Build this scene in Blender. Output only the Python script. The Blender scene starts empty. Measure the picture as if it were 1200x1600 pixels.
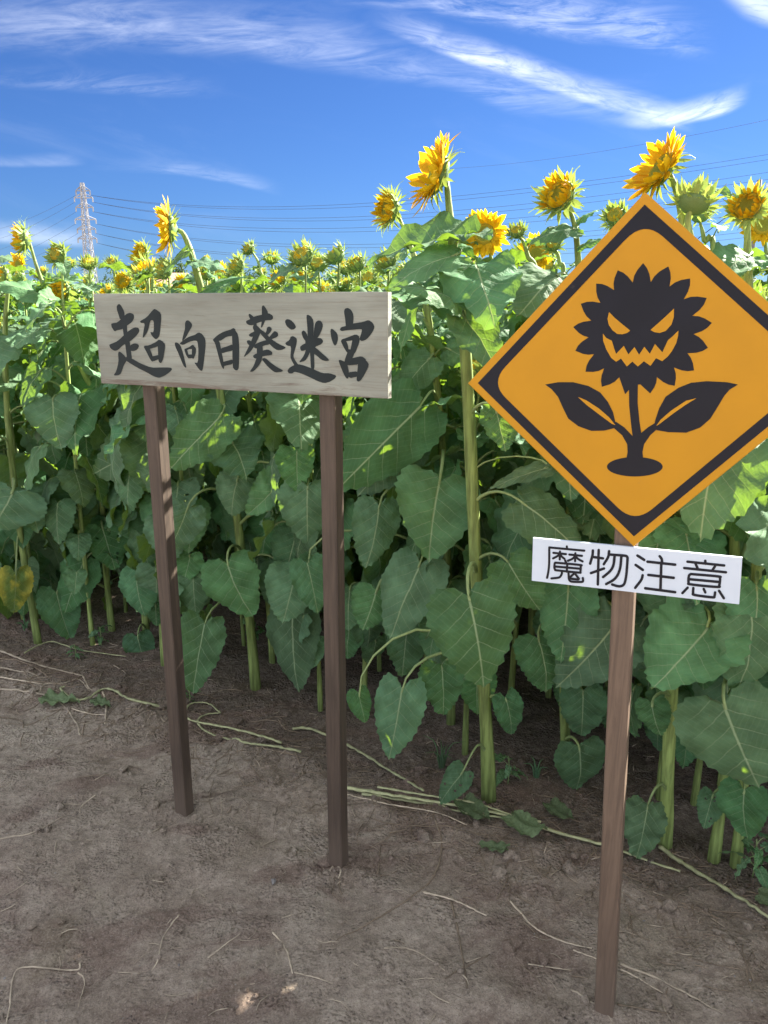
import bpy, bmesh, math, random
import numpy as np
from mathutils import Vector, Matrix, noise
from mathutils.geometry import tessellate_polygon

random.seed(7)
rng = np.random.default_rng(7)
R = math.radians
scn = bpy.context.scene
col = scn.collection

# ------------------------------------------------------------------ camera
CAM_H, PITCH, FPX = 1.5, R(14.7), 1202.0
cam_data = bpy.data.cameras.new('camera')
cam = bpy.data.objects.new('camera', cam_data)
col.objects.link(cam)
cam.location = (0, 0, CAM_H)
cam.rotation_euler = (R(90) - PITCH, 0, 0)
cam_data.sensor_fit = 'VERTICAL'
cam_data.sensor_height = 36.0
cam_data.lens = FPX / 1600 * 36.0
cam_data.clip_start, cam_data.clip_end = 0.05, 9000
scn.camera = cam

CP, SP = math.cos(PITCH), math.sin(PITCH)
EYE = Vector((0, 0, CAM_H))


def ray(u, v):
    dx, dy = (u - 600) / FPX, (v - 800) / FPX
    return Vector((dx, CP - dy * SP, -(SP + dy * CP)))


def at(u, v, y):
    d = ray(u, v)
    return EYE + d * (y / d.y)


def on_plane(u, v, p, n):
    d = ray(u, v)
    return EYE + d * ((p - EYE).dot(n) / d.dot(n))


# ------------------------------------------------------------------ light
SUN_EL, SUN_AZ = R(35.5), R(42)           # azimuth counted from +X towards +Y
SUN_DIR = Vector((math.cos(SUN_EL) * math.cos(SUN_AZ), math.cos(SUN_EL) * math.sin(SUN_AZ), math.sin(SUN_EL)))
sun_data = bpy.data.lights.new('sun', 'SUN')
sun_data.energy = 4.0
sun_data.angle = R(0.5)
sun_data.color = (1.0, 0.93, 0.82)
sun = bpy.data.objects.new('sun', sun_data)
sun.rotation_euler = (-SUN_DIR).to_track_quat('-Z', 'Y').to_euler()
sun.location = (4, 4, 8)
col.objects.link(sun)

scn.view_settings.view_transform = 'Standard'
scn.view_settings.look = 'None'
scn.view_settings.exposure = 2.95
scn.view_settings.gamma = 1.0
scn.view_settings.use_curve_mapping = False


class E:
    """A math socket with operators, so that node maths reads as maths."""
    nt = None

    def __init__(self, s):
        self.s = s

    @staticmethod
    def op(name, *a, clamp=False):
        n = E.nt.nodes.new('ShaderNodeMath')
        n.operation = name
        n.use_clamp = clamp
        for i, x in enumerate(a):
            if isinstance(x, E):
                E.nt.links.new(x.s, n.inputs[i])
            else:
                n.inputs[i].default_value = float(x)
        return E(n.outputs[0])

    def __add__(s, o): return E.op('ADD', s, o)
    __radd__ = __add__
    def __sub__(s, o): return E.op('SUBTRACT', s, o)
    def __rsub__(s, o): return E.op('SUBTRACT', o, s)
    def __mul__(s, o): return E.op('MULTIPLY', s, o)
    __rmul__ = __mul__
    def __truediv__(s, o): return E.op('DIVIDE', s, o)
    def __pow__(s, o): return E.op('POWER', s, o)
    def abs(s): return E.op('ABSOLUTE', s)
    def fract(s): return E.op('FRACT', s)
    def clamp(s): return E.op('ADD', s, 0, clamp=True)
    def mx(s, o): return E.op('MAXIMUM', s, o)

    def ss(s, a, b):
        n = E.nt.nodes.new('ShaderNodeMapRange')
        n.interpolation_type = 'SMOOTHSTEP'
        E.nt.links.new(s.s, n.inputs['Value'])
        n.inputs['From Min'].default_value = a
        n.inputs['From Max'].default_value = b
        return E(n.outputs['Result'])


def node(t, **kw):
    n = E.nt.nodes.new(t)
    for k, v in kw.items():
        if hasattr(n, k):
            setattr(n, k, v)
        else:
            n.inputs[k.replace('_', ' ')].default_value = v
    return n


def link(a, b):
    E.nt.links.new(a.s if isinstance(a, E) else a, b)


def mixc(fac, a, b, mode='MIX'):
    n = node('ShaderNodeMix', data_type='RGBA', blend_type=mode)
    for val, sock in ((fac, n.inputs[0]), (a, n.inputs[6]), (b, n.inputs[7])):
        if isinstance(val, (E,)) or isinstance(val, bpy.types.NodeSocket):
            link(val, sock)
        elif isinstance(val, (int, float)):
            sock.default_value = val
        else:
            sock.default_value = (*val, 1)
    return n.outputs[2]


world = bpy.data.worlds.new('World')
scn.world = world
world.use_nodes = True
E.nt = world.node_tree
E.nt.nodes.clear()
sky_node = node('ShaderNodeTexSky', sky_type='NISHITA')
sky_node.sun_disc = False
sky_node.sun_elevation = SUN_EL
sky_node.sun_rotation = R(90) - SUN_AZ
sky_node.altitude = 0
sky_node.air_density = 1.0
sky_node.dust_density = 0.2
sky_node.ozone_density = 4.0
# deepen the blue (the photograph's sky is more saturated than the model's)
hsv = node('ShaderNodeHueSaturation', Saturation=1.0, Value=1.0)
link(sky_node.outputs[0], hsv.inputs['Color'])
tint = mixc(1.0, hsv.outputs[0], (0.124, 0.194, 0.326), 'MULTIPLY')
tc = node('ShaderNodeTexCoord')
sep = node('ShaderNodeSeparateXYZ')
link(tc.outputs['Generated'], sep.inputs[0])
wx, wy, wz = (E(sep.outputs[i]) for i in range(3))
front = wy.ss(0.05, 0.25)
gy = wy.mx(0.05)
gx, gz_ = wx / gy, wz / gy
comb = node('ShaderNodeCombineXYZ')
link(gx, comb.inputs[0]); link(gz_, comb.inputs[1])


def sky_noise(rot, sx, sy, scale, detail=6, rough=0.62, dist=0.6, seed=0.0):
    m = node('ShaderNodeMapping', vector_type='POINT')
    m.inputs['Rotation'].default_value = (0, 0, -rot)
    link(comb.outputs[0], m.inputs['Vector'])
    m2 = node('ShaderNodeMapping', vector_type='POINT')
    m2.inputs['Scale'].default_value = (sx, sy, 1)
    m2.inputs['Location'].default_value = (seed, seed * 1.7, seed)
    link(m.outputs[0], m2.inputs['Vector'])
    n = node('ShaderNodeTexNoise', Scale=scale, Detail=detail, Roughness=rough, Distortion=dist)
    link(m2.outputs[0], n.inputs['Vector'])
    return E(n.outputs['Fac'])


def sky_xy(u, v):
    d = ray(u, v)
    return d.x / d.y, d.z / d.y


def streak(pts, w, amp, seed, deg=2, w2=None, fade=0.08, fib=14.0, lo=0.3, hi=0.75):
    """A cirrus streak along the directions PTS (a curve on the sky), soft across and fibrous along."""
    q = np.array([sky_xy(*p) for p in pts])
    c = np.polyfit(q[:, 0], q[:, 1], min(deg, len(pts) - 1))[::-1]
    rot = math.atan2(q[-1, 1] - q[0, 1], q[-1, 0] - q[0, 0])
    warp = (sky_noise(rot, 1.0, 2.0, 5.0, 3, 0.5, 0.3, seed + 5) - 0.5) * (w * 2.2)
    cx = gx
    yc = E.op('ADD', cx * 0.0, c[0])
    pw = None
    for k in range(1, len(c)):
        pw = cx if pw is None else pw * cx
        yc = yc + pw * float(c[k])
    d = (gz_ - yc + warp)
    # sharp lower edge and a long soft upper edge, as cirrus hooks have
    wl, wu = w * 0.55, w * 1.5 if w2 is None else w2
    below = 1.0 - (d * -1.0).ss(0, wl * 1.6)
    above = 1.0 - d.ss(0, wu * 1.6)
    prof = below * above
    x0, x1 = q[:, 0].min(), q[:, 0].max()
    win = gx.ss(x0 - fade, x0 + fade) * (1.0 - gx.ss(x1 - fade * 0.6, x1 + fade * 0.4))
    nz = sky_noise(rot + 0.12, 1.0, 6.0, fib, 9, 0.68, 1.4, seed).ss(lo, hi)
    nz = nz * (sky_noise(rot + 0.05, 1.0, 2.2, fib * 0.55, 5, 0.6, 0.8, seed + 31).ss(0.25, 0.62) * 0.85 + 0.15)
    return prof * win * nz * amp


cl = streak([(430, -40), (640, -2), (800, 26), (950, 48), (1090, 72)], 0.021, 0.72, 1.3, fib=9.0)
cl = cl + streak([(650, 62), (760, 98), (880, 142), (980, 176), (1060, 196)], 0.009, 1.15, 2.1, fade=0.06, lo=0.15, hi=0.7, fib=14.0, w2=0.018)
cl = cl + streak([(1000, 192), (1050, 190), (1100, 178), (1155, 158)], 0.011, 1.1, 3.4, fade=0.04, lo=0.15, hi=0.62)
cl = cl + streak([(-60, 70), (120, 50), (300, 60), (470, 75), (640, 110), (820, 155), (1000, 185)], 0.020, 0.42, 4.2, deg=3, fade=0.12, lo=0.25, hi=0.8, fib=8.0)
cl = cl + streak([(-80, 40), (60, 55), (200, 60), (420, 72), (560, 85)], 0.030, 0.34, 9.7, deg=2, fade=0.1, fib=7.0)
cl = cl + streak([(-40, 132), (120, 130), (320, 140)], 0.010, 0.22, 5.1, fade=0.1)
cl = cl + streak([(-60, 254), (40, 256), (115, 253)], 0.006, 0.36, 6.6, fade=0.05, lo=0.1, hi=0.5)
cl = cl + streak([(200, 262), (300, 270), (420, 295)], 0.007, 0.25, 7.7, fade=0.06, lo=0.2, hi=0.6)
cl = cl + streak([(1140, -20), (1190, 8), (1260, 22)], 0.025, 0.9, 8.8, fade=0.03, lo=0.15, hi=0.5)
cl = cl + streak([(-80, 372), (60, 374), (140, 380)], 0.012, 0.5, 10.8, fade=0.06, lo=0.1, hi=0.5)
veil = sky_noise(-0.25, 1.0, 4.0, 2.6, 7, 0.6, 0.8, 21.0).ss(0.5, 0.85) * 0.08
# above, beside and behind the view: bright cirrus added to fill the shade
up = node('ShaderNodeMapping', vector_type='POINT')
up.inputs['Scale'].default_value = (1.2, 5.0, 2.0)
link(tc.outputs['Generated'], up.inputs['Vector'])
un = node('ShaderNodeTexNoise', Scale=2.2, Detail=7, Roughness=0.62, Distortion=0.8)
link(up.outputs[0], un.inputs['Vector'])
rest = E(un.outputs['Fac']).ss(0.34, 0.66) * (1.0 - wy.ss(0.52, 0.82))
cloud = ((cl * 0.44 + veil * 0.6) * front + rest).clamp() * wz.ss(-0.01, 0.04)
# one bright white for the clouds in view and the added fill cirrus
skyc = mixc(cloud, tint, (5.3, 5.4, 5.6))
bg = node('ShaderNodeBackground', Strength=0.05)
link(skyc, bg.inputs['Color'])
out = node('ShaderNodeOutputWorld')
link(bg.outputs[0], out.inputs['Surface'])

scn.render.engine = 'CYCLES'
scn.cycles.use_denoising = True
scn.cycles.max_bounces = 8
scn.cycles.diffuse_bounces = 4
scn.cycles.transmission_bounces = 6
scn.cycles.sample_clamp_indirect = 6.0

# ------------------------------------------------------------------ helpers


def tag(o, label=None, cat=None, group=None, kind=None):
    if label: o['label'] = label
    if cat: o['category'] = cat
    if group: o['group'] = group
    if kind: o['kind'] = kind
    return o


def empty(name, mat=None):
    o = bpy.data.objects.new(name, None)
    o.empty_display_size = 0.1
    if mat is not None:
        o.matrix_world = mat
    col.objects.link(o)
    return o


def put(name, mesh, parent=None, mat=None):
    o = bpy.data.objects.new(name, mesh)
    col.objects.link(o)
    if parent is not None:
        o.parent = parent
    if mat is not None:
        o.matrix_local = mat
    return o


class MB:
    """Collects verts, faces, material slots and uvs; builds ONE mesh."""

    def __init__(self):
        self.v, self.f, self.m, self.uv, self.n = [], [], [], [], 0

    def add(self, v, f, slot=0, mat=None, uv=None):
        v = np.asarray(v, dtype=float).reshape(-1, 3)
        if mat is not None:
            a = np.array(mat)
            v = v @ a[:3, :3].T + a[:3, 3]
        self.v.append(v)
        n = self.n
        self.f += [[i + n for i in q] for q in f]
        self.m += list(slot) if hasattr(slot, '__len__') else [slot] * len(f)
        self.uv.append(np.zeros((len(v), 2)) if uv is None else np.asarray(uv))
        self.n += len(v)
        return self

    def add_mb(self, o, mat=None):
        return self.add(np.vstack(o.v), o.f, o.m, mat, np.vstack(o.uv))

    def mesh(self, name, mats, smooth=True):
        me = bpy.data.meshes.new(name)
        V = np.vstack(self.v)
        me.from_pydata(V.tolist(), [], self.f)
        for m in mats:
            me.materials.append(m)
        me.polygons.foreach_set('material_index', self.m)
        me.polygons.foreach_set('use_smooth', [smooth] * len(self.f))
        uvl = me.uv_layers.new(name='UVMap')
        li = np.empty(len(me.loops), dtype=np.int32)
        me.loops.foreach_get('vertex_index', li)
        uvl.data.foreach_set('uv', np.vstack(self.uv)[li].ravel())
        me.update()
        return me


def catmull(pts, n):
    """n points on a smooth curve through PTS."""
    P = [Vector(p) for p in pts]
    if len(P) == 2:
        return [P[0].lerp(P[1], i / (n - 1)) for i in range(n)]
    P = [P[0] * 2 - P[1]] + P + [P[-1] * 2 - P[-2]]
    out = []
    k = len(P) - 3
    for i in range(n):
        t = i / (n - 1) * k
        j = min(int(t), k - 1)
        t -= j
        a, b, c, d = P[j:j + 4]
        out.append(0.5 * ((2 * b) + (c - a) * t + (2 * a - 5 * b + 4 * c - d) * t * t + (3 * b - a - 3 * c + d) * t ** 3))
    return out


def tube(path, rad, seg=6, cap=True, flat=1.0):
    """Verts, faces and uvs of a tube along PATH with radii RAD."""
    n = len(path)
    v, f, uv = [], [], []
    prev = Vector((1, 0, 0)) if abs((path[1] - path[0]).normalized().x) < 0.9 else Vector((0, 1, 0))
    dist = 0
    for i, p in enumerate(path):
        t = (path[min(i + 1, n - 1)] - path[max(i - 1, 0)]).normalized()
        a = (prev - t * prev.dot(t)).normalized()
        prev = a
        b = t.cross(a)
        r = rad[i] if hasattr(rad, '__len__') else rad
        if i: dist += (p - path[i - 1]).length
        for k in range(seg):
            w = 2 * math.pi * k / seg
            v.append(p + a * (r * math.cos(w)) + b * (r * flat * math.sin(w)))
            uv.append((k / seg, dist))
    for i in range(n - 1):
        for k in range(seg):
            k2 = (k + 1) % seg
            f.append([i * seg + k, i * seg + k2, (i + 1) * seg + k2, (i + 1) * seg + k])
    if cap:
        f.append(list(range(seg))[::-1])
        f.append([(n - 1) * seg + k for k in range(seg)])
    return v, f, uv


def box_between(a, b, w, d, mb, slot=0):
    """A square bar from a to b."""
    v, f, uv = tube([Vector(a), Vector(b)], [w * 0.7071] * 2, 4, True, d / w)
    mb.add(v, f, slot)


def frame(o, y, z):
    """Matrix with origin O, +Y along y and +Z as near to z as can be."""
    y = y.normalized()
    x = y.cross(z)
    if x.length < 1e-5: x = Vector((1, 0, 0))
    x.normalize()
    z = x.cross(y)
    m = Matrix((x, y, z)).transposed().to_4x4()
    m.translation = o
    return m


# ------------------------------------------------------------------ materials


def material(name):
    m = bpy.data.materials.new(name)
    m.use_nodes = True
    E.nt = m.node_tree
    bs = E.nt.nodes['Principled BSDF']
    return m, bs


def noise_tex(scale, detail=4, rough=0.55, vec=None, dist=0.0, coord='Object', mapscale=None):
    if vec is None:
        t = node('ShaderNodeTexCoord')
        vec = t.outputs[coord]
    if mapscale is not None:
        mp = node('ShaderNodeMapping')
        mp.inputs['Scale'].default_value = mapscale
        link(vec, mp.inputs[0])
        vec = mp.outputs[0]
    n = node('ShaderNodeTexNoise', Scale=scale, Detail=detail, Roughness=rough, Distortion=dist)
    link(vec, n.inputs['Vector'])
    return E(n.outputs['Fac'])


def bump(bs, h, strength=0.3, dist=0.01):
    b = node('ShaderNodeBump', Strength=strength, Distance=dist)
    link(h, b.inputs['Height'])
    link(b.outputs[0], bs.inputs['Normal'])
    return b


def leaf_material(name, top, vein, trans, tw=0.30, yellow=0.0):
    m, bs = material(name)
    uv = node('ShaderNodeUVMap')
    s = node('ShaderNodeSeparateXYZ')
    link(uv.outputs[0], s.inputs[0])
    x = (E(s.outputs[0]) - 0.5).abs()
    y = E(s.outputs[1]) * 1.2 - 0.2
    wob = (noise_tex(9, 2, 0.5, uv.outputs[0]) - 0.5) * 0.05
    mid = 1.0 - (x + wob * 0.1 + y * 0.006).ss(0.005, 0.016)
    info = node('ShaderNodeObjectInfo')
    rnd = E(info.outputs['Random'])
    ph = ((y - x * 0.95 + x * x * 0.5 + wob * 0.8) * ((rnd * 5.1).fract() * 2.6 + 4.9) + rnd * 9.0).fract() - 0.5
    side = (1.0 - ph.abs().ss(0.012, 0.05)) * (1.0 - x.ss(0.05, 0.42)) * y.ss(-0.2, 0.0)
    ph2 = ((y * 0.75 + x * 1.1 + wob) * 17.0).fract() - 0.5
    ter = (1.0 - ph2.abs().ss(0.03, 0.16)) * 0.35
    veins = (mid + side * 0.5).clamp()
    blot = noise_tex(3.2, 5, 0.6, uv.outputs[0])
    c1 = mixc(blot.ss(0.3, 0.75), tuple(c * 0.70 for c in top), tuple(c * 1.3 for c in top))
    hs = node('ShaderNodeHueSaturation')
    link(c1, hs.inputs['Color'])
    link(rnd * 0.035 + 0.482, hs.inputs['Hue'])
    link((rnd * 7.3).fract() * 0.3 + 0.8, hs.inputs['Saturation'])
    link((rnd * 13.7).fract() * 0.5 + 0.75, hs.inputs['Value'])
    c2 = mixc((veins + ter * 0.25) * 0.8, hs.outputs[0], vein)
    spot = noise_tex(26, 3, 0.6, uv.outputs[0]).ss(0.665, 0.74) * 0.5
    c2 = mixc(spot, c2, (0.16, 0.13, 0.05))
    if yellow:
        edge = (x.ss(0.12, 0.42) + noise_tex(4, 3, 0.6, uv.outputs[0]).ss(0.45, 0.7)).clamp() * yellow
        c2 = mixc(edge, c2, (0.42, 0.38, 0.06))
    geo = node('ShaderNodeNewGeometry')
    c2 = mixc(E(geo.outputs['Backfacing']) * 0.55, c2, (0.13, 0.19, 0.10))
    link(c2, bs.inputs['Base Color'])
    bs.inputs['Roughness'].default_value = 0.62
    bs.inputs['Specular IOR Level'].default_value = 0.10
    h = veins * -0.6 + blot * 1.2 + noise_tex(13, 3, 0.6, uv.outputs[0]) * 0.8 + noise_tex(34, 3, 0.6, uv.outputs[0]) * 0.15 + ph.abs() * 0.6
    b = bump(bs, h, 0.36, 0.012)
    bs.inputs['Sheen Weight'].default_value = 0.07
    bs.inputs['Sheen Roughness'].default_value = 0.45
    tr = node('ShaderNodeBsdfTranslucent')
    link(mixc(veins * 0.6, trans, (0.25, 0.30, 0.05)), tr.inputs['Color'])
    link(b.outputs[0], tr.inputs['Normal'])
    mx = node('ShaderNodeMixShader', Fac=tw)
    link(bs.outputs[0], mx.inputs[1]); link(tr.outputs[0], mx.inputs[2])
    link(mx.outputs[0], E.nt.nodes['Material Output'].inputs['Surface'])
    return m


def simple(name, colr, rough=0.6, spec=0.3, nscale=20, var=0.25, bmp=0.15, mapscale=None, trans=None, tw=0.3, dist=0.005):
    m, bs = material(name)
    nz = noise_tex(nscale, 5, 0.6, mapscale=mapscale)
    c = mixc(nz.ss(0.3, 0.7), tuple(x * (1 - var) for x in colr), tuple(x * (1 + var) for x in colr))
    info = node('ShaderNodeObjectInfo')
    hs = node('ShaderNodeHueSaturation')
    link(c, hs.inputs['Color'])
    link(E(info.outputs['Random']) * 0.36 + 0.82, hs.inputs['Value'])
    link(hs.outputs[0], bs.inputs['Base Color'])
    bs.inputs['Roughness'].default_value = rough
    bs.inputs['Specular IOR Level'].default_value = spec
    b = bump(bs, nz, bmp, dist)
    if trans is not None:
        tr = node('ShaderNodeBsdfTranslucent', Color=(*trans, 1))
        mx = node('ShaderNodeMixShader', Fac=tw)
        link(bs.outputs[0], mx.inputs[1]); link(tr.outputs[0], mx.inputs[2])
        link(mx.outputs[0], E.nt.nodes['Material Output'].inputs['Surface'])
    return m


M = {}
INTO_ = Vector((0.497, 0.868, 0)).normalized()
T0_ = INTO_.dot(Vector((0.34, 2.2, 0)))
M['leaf'] = leaf_material('leaf_green', (0.092, 0.212, 0.096), (0.36, 0.47, 0.26), (0.20, 0.34, 0.02))
M['leaf_old'] = leaf_material('leaf_yellowing', (0.085, 0.15, 0.04), (0.24, 0.30, 0.13), (0.30, 0.32, 0.03), yellow=0.9)
M['stem'] = simple('stalk_green', (0.225, 0.30, 0.095), 0.6, 0.25, 9, 0.42, 0.5, (9, 9, 0.9), trans=(0.3, 0.4, 0.08), tw=0.08)
M['petiole'] = simple('petiole_green', (0.21, 0.28, 0.11), 0.5, 0.35, 14, 0.15, 0.1)
M['petal'] = simple('petal_yellow', (0.66, 0.43, 0.014), 0.6, 0.15, 30, 0.12, 0.1, trans=(0.68, 0.46, 0.01), tw=0.42)
M['petal_deep'] = simple('petal_orange', (0.62, 0.33, 0.010), 0.6, 0.15, 30, 0.12, 0.1, trans=(0.64, 0.36, 0.01), tw=0.4)
M['disc_center'] = simple('disc_green', (0.33, 0.34, 0.05), 0.8, 0.1, 160, 0.45, 0.9)
M['disc_rim'] = simple('disc_yellow', (0.52, 0.40, 0.04), 0.8, 0.1, 140, 0.5, 0.9)
M['bract'] = simple('bract_green', (0.25, 0.34, 0.10), 0.55, 0.2, 30, 0.2, 0.15, trans=(0.36, 0.46, 0.08), tw=0.25)
M['sepal_cup'] = simple('receptacle_green', (0.12, 0.20, 0.07), 0.55, 0.3, 30, 0.2, 0.2)
M['cut_stalk'] = simple('cut_stalk_pale_green', (0.36, 0.37, 0.20), 0.6, 0.3, 16, 0.25, 0.3, (3, 3, 3))
M['dry'] = simple('dry_straw', (0.42, 0.35, 0.26), 0.8, 0.15, 22, 0.3, 0.3)
M['dry_dark'] = simple('dry_twig_brown', (0.20, 0.155, 0.11), 0.85, 0.15, 22, 0.3, 0.3)
M['wilt'] = simple('wilted_leaf', (0.13, 0.18, 0.09), 0.75, 0.15, 16, 0.3, 0.4, trans=(0.2, 0.25, 0.08), tw=0.2)
M['steel'] = simple('galvanised_steel', (0.36, 0.37, 0.39), 0.7, 0.4, 3, 0.1, 0.0)
M['cable'] = simple('cable_black', (0.05, 0.055, 0.07), 0.6, 0.2, 3, 0.1, 0.0)
M['crown'] = simple('tree_foliage', (0.05, 0.085, 0.03), 0.65, 0.2, 0.6, 0.4, 0.0, trans=(0.08, 0.14, 0.02), tw=0.2)
M['bark'] = simple('tree_bark', (0.11, 0.085, 0.06), 0.9, 0.1, 6, 0.3, 0.4)
M['wall'] = simple('house_plaster', (0.55, 0.52, 0.47), 0.85, 0.15, 4, 0.08, 0.1)
M['rooftile'] = simple('roof_tile', (0.34, 0.20, 0.16), 0.8, 0.2, 4, 0.15, 0.2)
M['pane'] = simple('window_glass', (0.05, 0.06, 0.07), 0.1, 0.6, 3, 0.05, 0.0)
M['pole'] = simple('pole_concrete', (0.16, 0.16, 0.16), 0.85, 0.2, 6, 0.15, 0.1)
M['pebble'] = simple('pebble_grey', (0.30, 0.28, 0.26), 0.8, 0.2, 40, 0.3, 0.3)


def soil():
    m, bs = material('soil')
    t = node('ShaderNodeTexCoord')
    V = t.outputs['Object']
    big = noise_tex(1.3, 5, 0.6, V, 0.7)
    mid = noise_tex(5.0, 6, 0.65, V, 0.9)
    fine = noise_tex(46, 6, 0.7, V)
    grit = noise_tex(210, 4, 0.7, V)
    smear = noise_tex(1.9, 5, 0.6, V, 1.0, mapscale=(1.0, 2.0, 1))
    c = mixc(mid.ss(0.3, 0.72), (0.32, 0.252, 0.190), (0.52, 0.432, 0.340))
    c = mixc(big.ss(0.46, 0.70) * 0.55, c, (0.54, 0.47, 0.37))
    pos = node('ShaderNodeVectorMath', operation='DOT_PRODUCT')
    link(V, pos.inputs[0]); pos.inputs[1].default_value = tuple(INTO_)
    field_side = (E(pos.outputs['Value']) - T0_ + (mid - 0.5) * 0.5).ss(-0.36, -0.06)
    c = mixc(field_side * 0.85, c, mixc(fine.ss(0.35, 0.7), (0.075, 0.056, 0.043), (0.165, 0.130, 0.104)))  # soil colour turns darker from just before the front row inward
    damp = smear.ss(0.50, 0.62) * 0.75
    c = mixc(damp, c, (0.225, 0.150, 0.115))
    olive = noise_tex(2.1, 4, 0.6, V, 0.6).ss(0.58, 0.72) * 0.35
    c = mixc(olive, c, (0.25, 0.215, 0.115))
    c = mixc(fine.ss(0.25, 0.75), mixc(0.55, c, (0.09, 0.065, 0.05)), mixc(0.18, c, (0.48, 0.41, 0.32)))
    c = mixc(grit.ss(0.52, 0.66) * 0.42, c, (0.10, 0.075, 0.058))
    c = mixc((1.0 - grit.ss(0.34, 0.46)) * 0.34, c, (0.58, 0.50, 0.42))
    vor = node('ShaderNodeTexVoronoi', feature='F1', Scale=70)
    link(V, vor.inputs['Vector'])
    pb = (1.0 - E(vor.outputs['Distance']).ss(0.12, 0.3)) * noise_tex(14, 3, 0.6, V).ss(0.52, 0.66)
    vor2 = node('ShaderNodeTexVoronoi', feature='SMOOTH_F1', Scale=120)
    link(V, vor2.inputs['Vector'])
    vor_h = (1.0 - E(vor2.outputs['Distance'])) * noise_tex(7, 3, 0.6, V).ss(0.42, 0.62)
    c = mixc(pb * 0.30, c, (0.36, 0.31, 0.27))
    fleck = noise_tex(150, 2, 0.6, V).ss(0.70, 0.76) * 0.5
    c = mixc(fleck, c, (0.42, 0.37, 0.30))
    link(c, bs.inputs['Base Color'])
    link(0.92 - damp * 0.25, bs.inputs['Roughness'])
    bs.inputs['Specular IOR Level'].default_value = 0.2
    h = mid * 0.7 + fine * 0.55 + grit * 0.22 + pb * 0.5
    bump(bs, h + vor_h * 0.6, 1.0, 0.026)
    return m


def old_paint_wood():
    m, bs = material('whitewashed_wood')
    t = node('ShaderNodeTexCoord')
    V = t.outputs['Object']
    g1 = noise_tex(7.0, 7, 0.72, V, 0.6, mapscale=(0.6, 4, 9))
    g2 = noise_tex(16, 6, 0.7, V, 0.3, mapscale=(0.35, 4, 12))
    big = noise_tex(4.0, 4, 0.6, V, 0.5, mapscale=(0.7, 1, 2.2))
    c = mixc(big.ss(0.3, 0.7), (0.232, 0.246, 0.212), (0.322, 0.345, 0.300))
    c = mixc(g2.ss(0.46, 0.72) * 0.5, c, (0.18, 0.155, 0.125))
    s = node('ShaderNodeSeparateXYZ')
    link(V, s.inputs[0])
    z = E(s.outputs[2])
    edge = (z.ss(1.535, 1.575) + 1.0 - z.ss(1.29, 1.34)).clamp()   # bare wood shows along the upper and lower edges
    worn = (g1 + edge * 0.16).ss(0.56, 0.74) * 0.75
    c = mixc(worn, c, (0.13, 0.09, 0.07))
    link(c, bs.inputs['Base Color'])
    bs.inputs['Roughness'].default_value = 0.72
    bs.inputs['Specular IOR Level'].default_value = 0.25
    bump(bs, g2 * 0.6 + g1 * 0.6, 0.35, 0.004)
    return m


def post_wood(name, base, dark):
    m, bs = material(name)
    t = node('ShaderNodeTexCoord')
    V = t.outputs['Object']
    g = noise_tex(30, 6, 0.7, V, 0.4, mapscale=(3, 3, 0.16))
    b = noise_tex(5, 4, 0.6, V, mapscale=(1, 1, 0.5))
    c = mixc(g.ss(0.3, 0.7), dark, base)
    c = mixc(b.ss(0.5, 0.75) * 0.5, c, tuple(x * 1.35 for x in base))
    vor = node('ShaderNodeTexVoronoi', feature='F1', Scale=7.5)
    mp = node('ShaderNodeMapping'); mp.inputs['Scale'].default_value = (1.6, 1.6, 0.9)
    link(V, mp.inputs[0]); link(mp.outputs[0], vor.inputs['Vector'])
    knot = (1.0 - E(vor.outputs['Distance']).ss(0.06, 0.12)) * 0.6
    c = mixc(knot, c, tuple(x * 0.4 for x in dark))
    s = node('ShaderNodeSeparateXYZ'); link(V, s.inputs[0])
    mud = (1.0 - (E(s.outputs[2]) + (b - 0.5) * 0.15).ss(0.0, 0.16)) * 0.5
    c = mixc(mud, c, (0.16, 0.12, 0.09))
    link(c, bs.inputs['Base Color'])
    bs.inputs['Roughness'].default_value = 0.55
    bs.inputs['Specular IOR Level'].default_value = 0.35
    bump(bs, g, 0.3, 0.003)
    return m


def plain(name, colr, rough, spec, var=0.06, coat=0.0, streak_=True):
    m, bs = material(name)
    t = node('ShaderNodeTexCoord')
    nz = noise_tex(8, 5, 0.6, t.outputs['Object'])
    c = mixc(nz.ss(0.3, 0.7), tuple(x * (1 - var) for x in colr), tuple(min(1, x * (1 + var)) for x in colr))
    dirt = noise_tex(60, 4, 0.7, t.outputs['Object']).ss(0.66, 0.74) * 0.10
    c = mixc(dirt, c, (0.2, 0.16, 0.12))
    link(c, bs.inputs['Base Color'])
    link(nz * 0.2 + (rough - 0.1), bs.inputs['Roughness'])
    bs.inputs['Specular IOR Level'].default_value = spec
    bump(bs, noise_tex(5, 3, 0.5, t.outputs['Object']), 0.06, 0.01)
    return m


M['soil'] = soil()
M['board'] = old_paint_wood()
M['post_dark'] = post_wood('post_wood_dark', (0.100, 0.074, 0.056), (0.056, 0.042, 0.033))
M['post_red'] = post_wood('post_wood_reddish', (0.180, 0.128, 0.092), (0.112, 0.079, 0.058))
M['ink'] = plain('brush_paint', (0.020, 0.028, 0.030), 0.6, 0.2, 0.2)
M['yellow'] = plain('sign_yellow', (0.52, 0.250, 0.008), 0.5, 0.3, 0.035)
M['black'] = plain('sign_black', (0.010, 0.011, 0.018), 0.5, 0.24, 0.15)
M['white'] = plain('sign_white', (0.60, 0.68, 0.78), 0.5, 0.25, 0.02)

# ------------------------------------------------------------------ ground
PLANT_LINE_P = Vector((0.34, 2.2, 0))
ROW = Vector((0.868, -0.497, 0)).normalized()       # along the rows
INTO = Vector((0.497, 0.868, 0)).normalized()       # into the field


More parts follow.
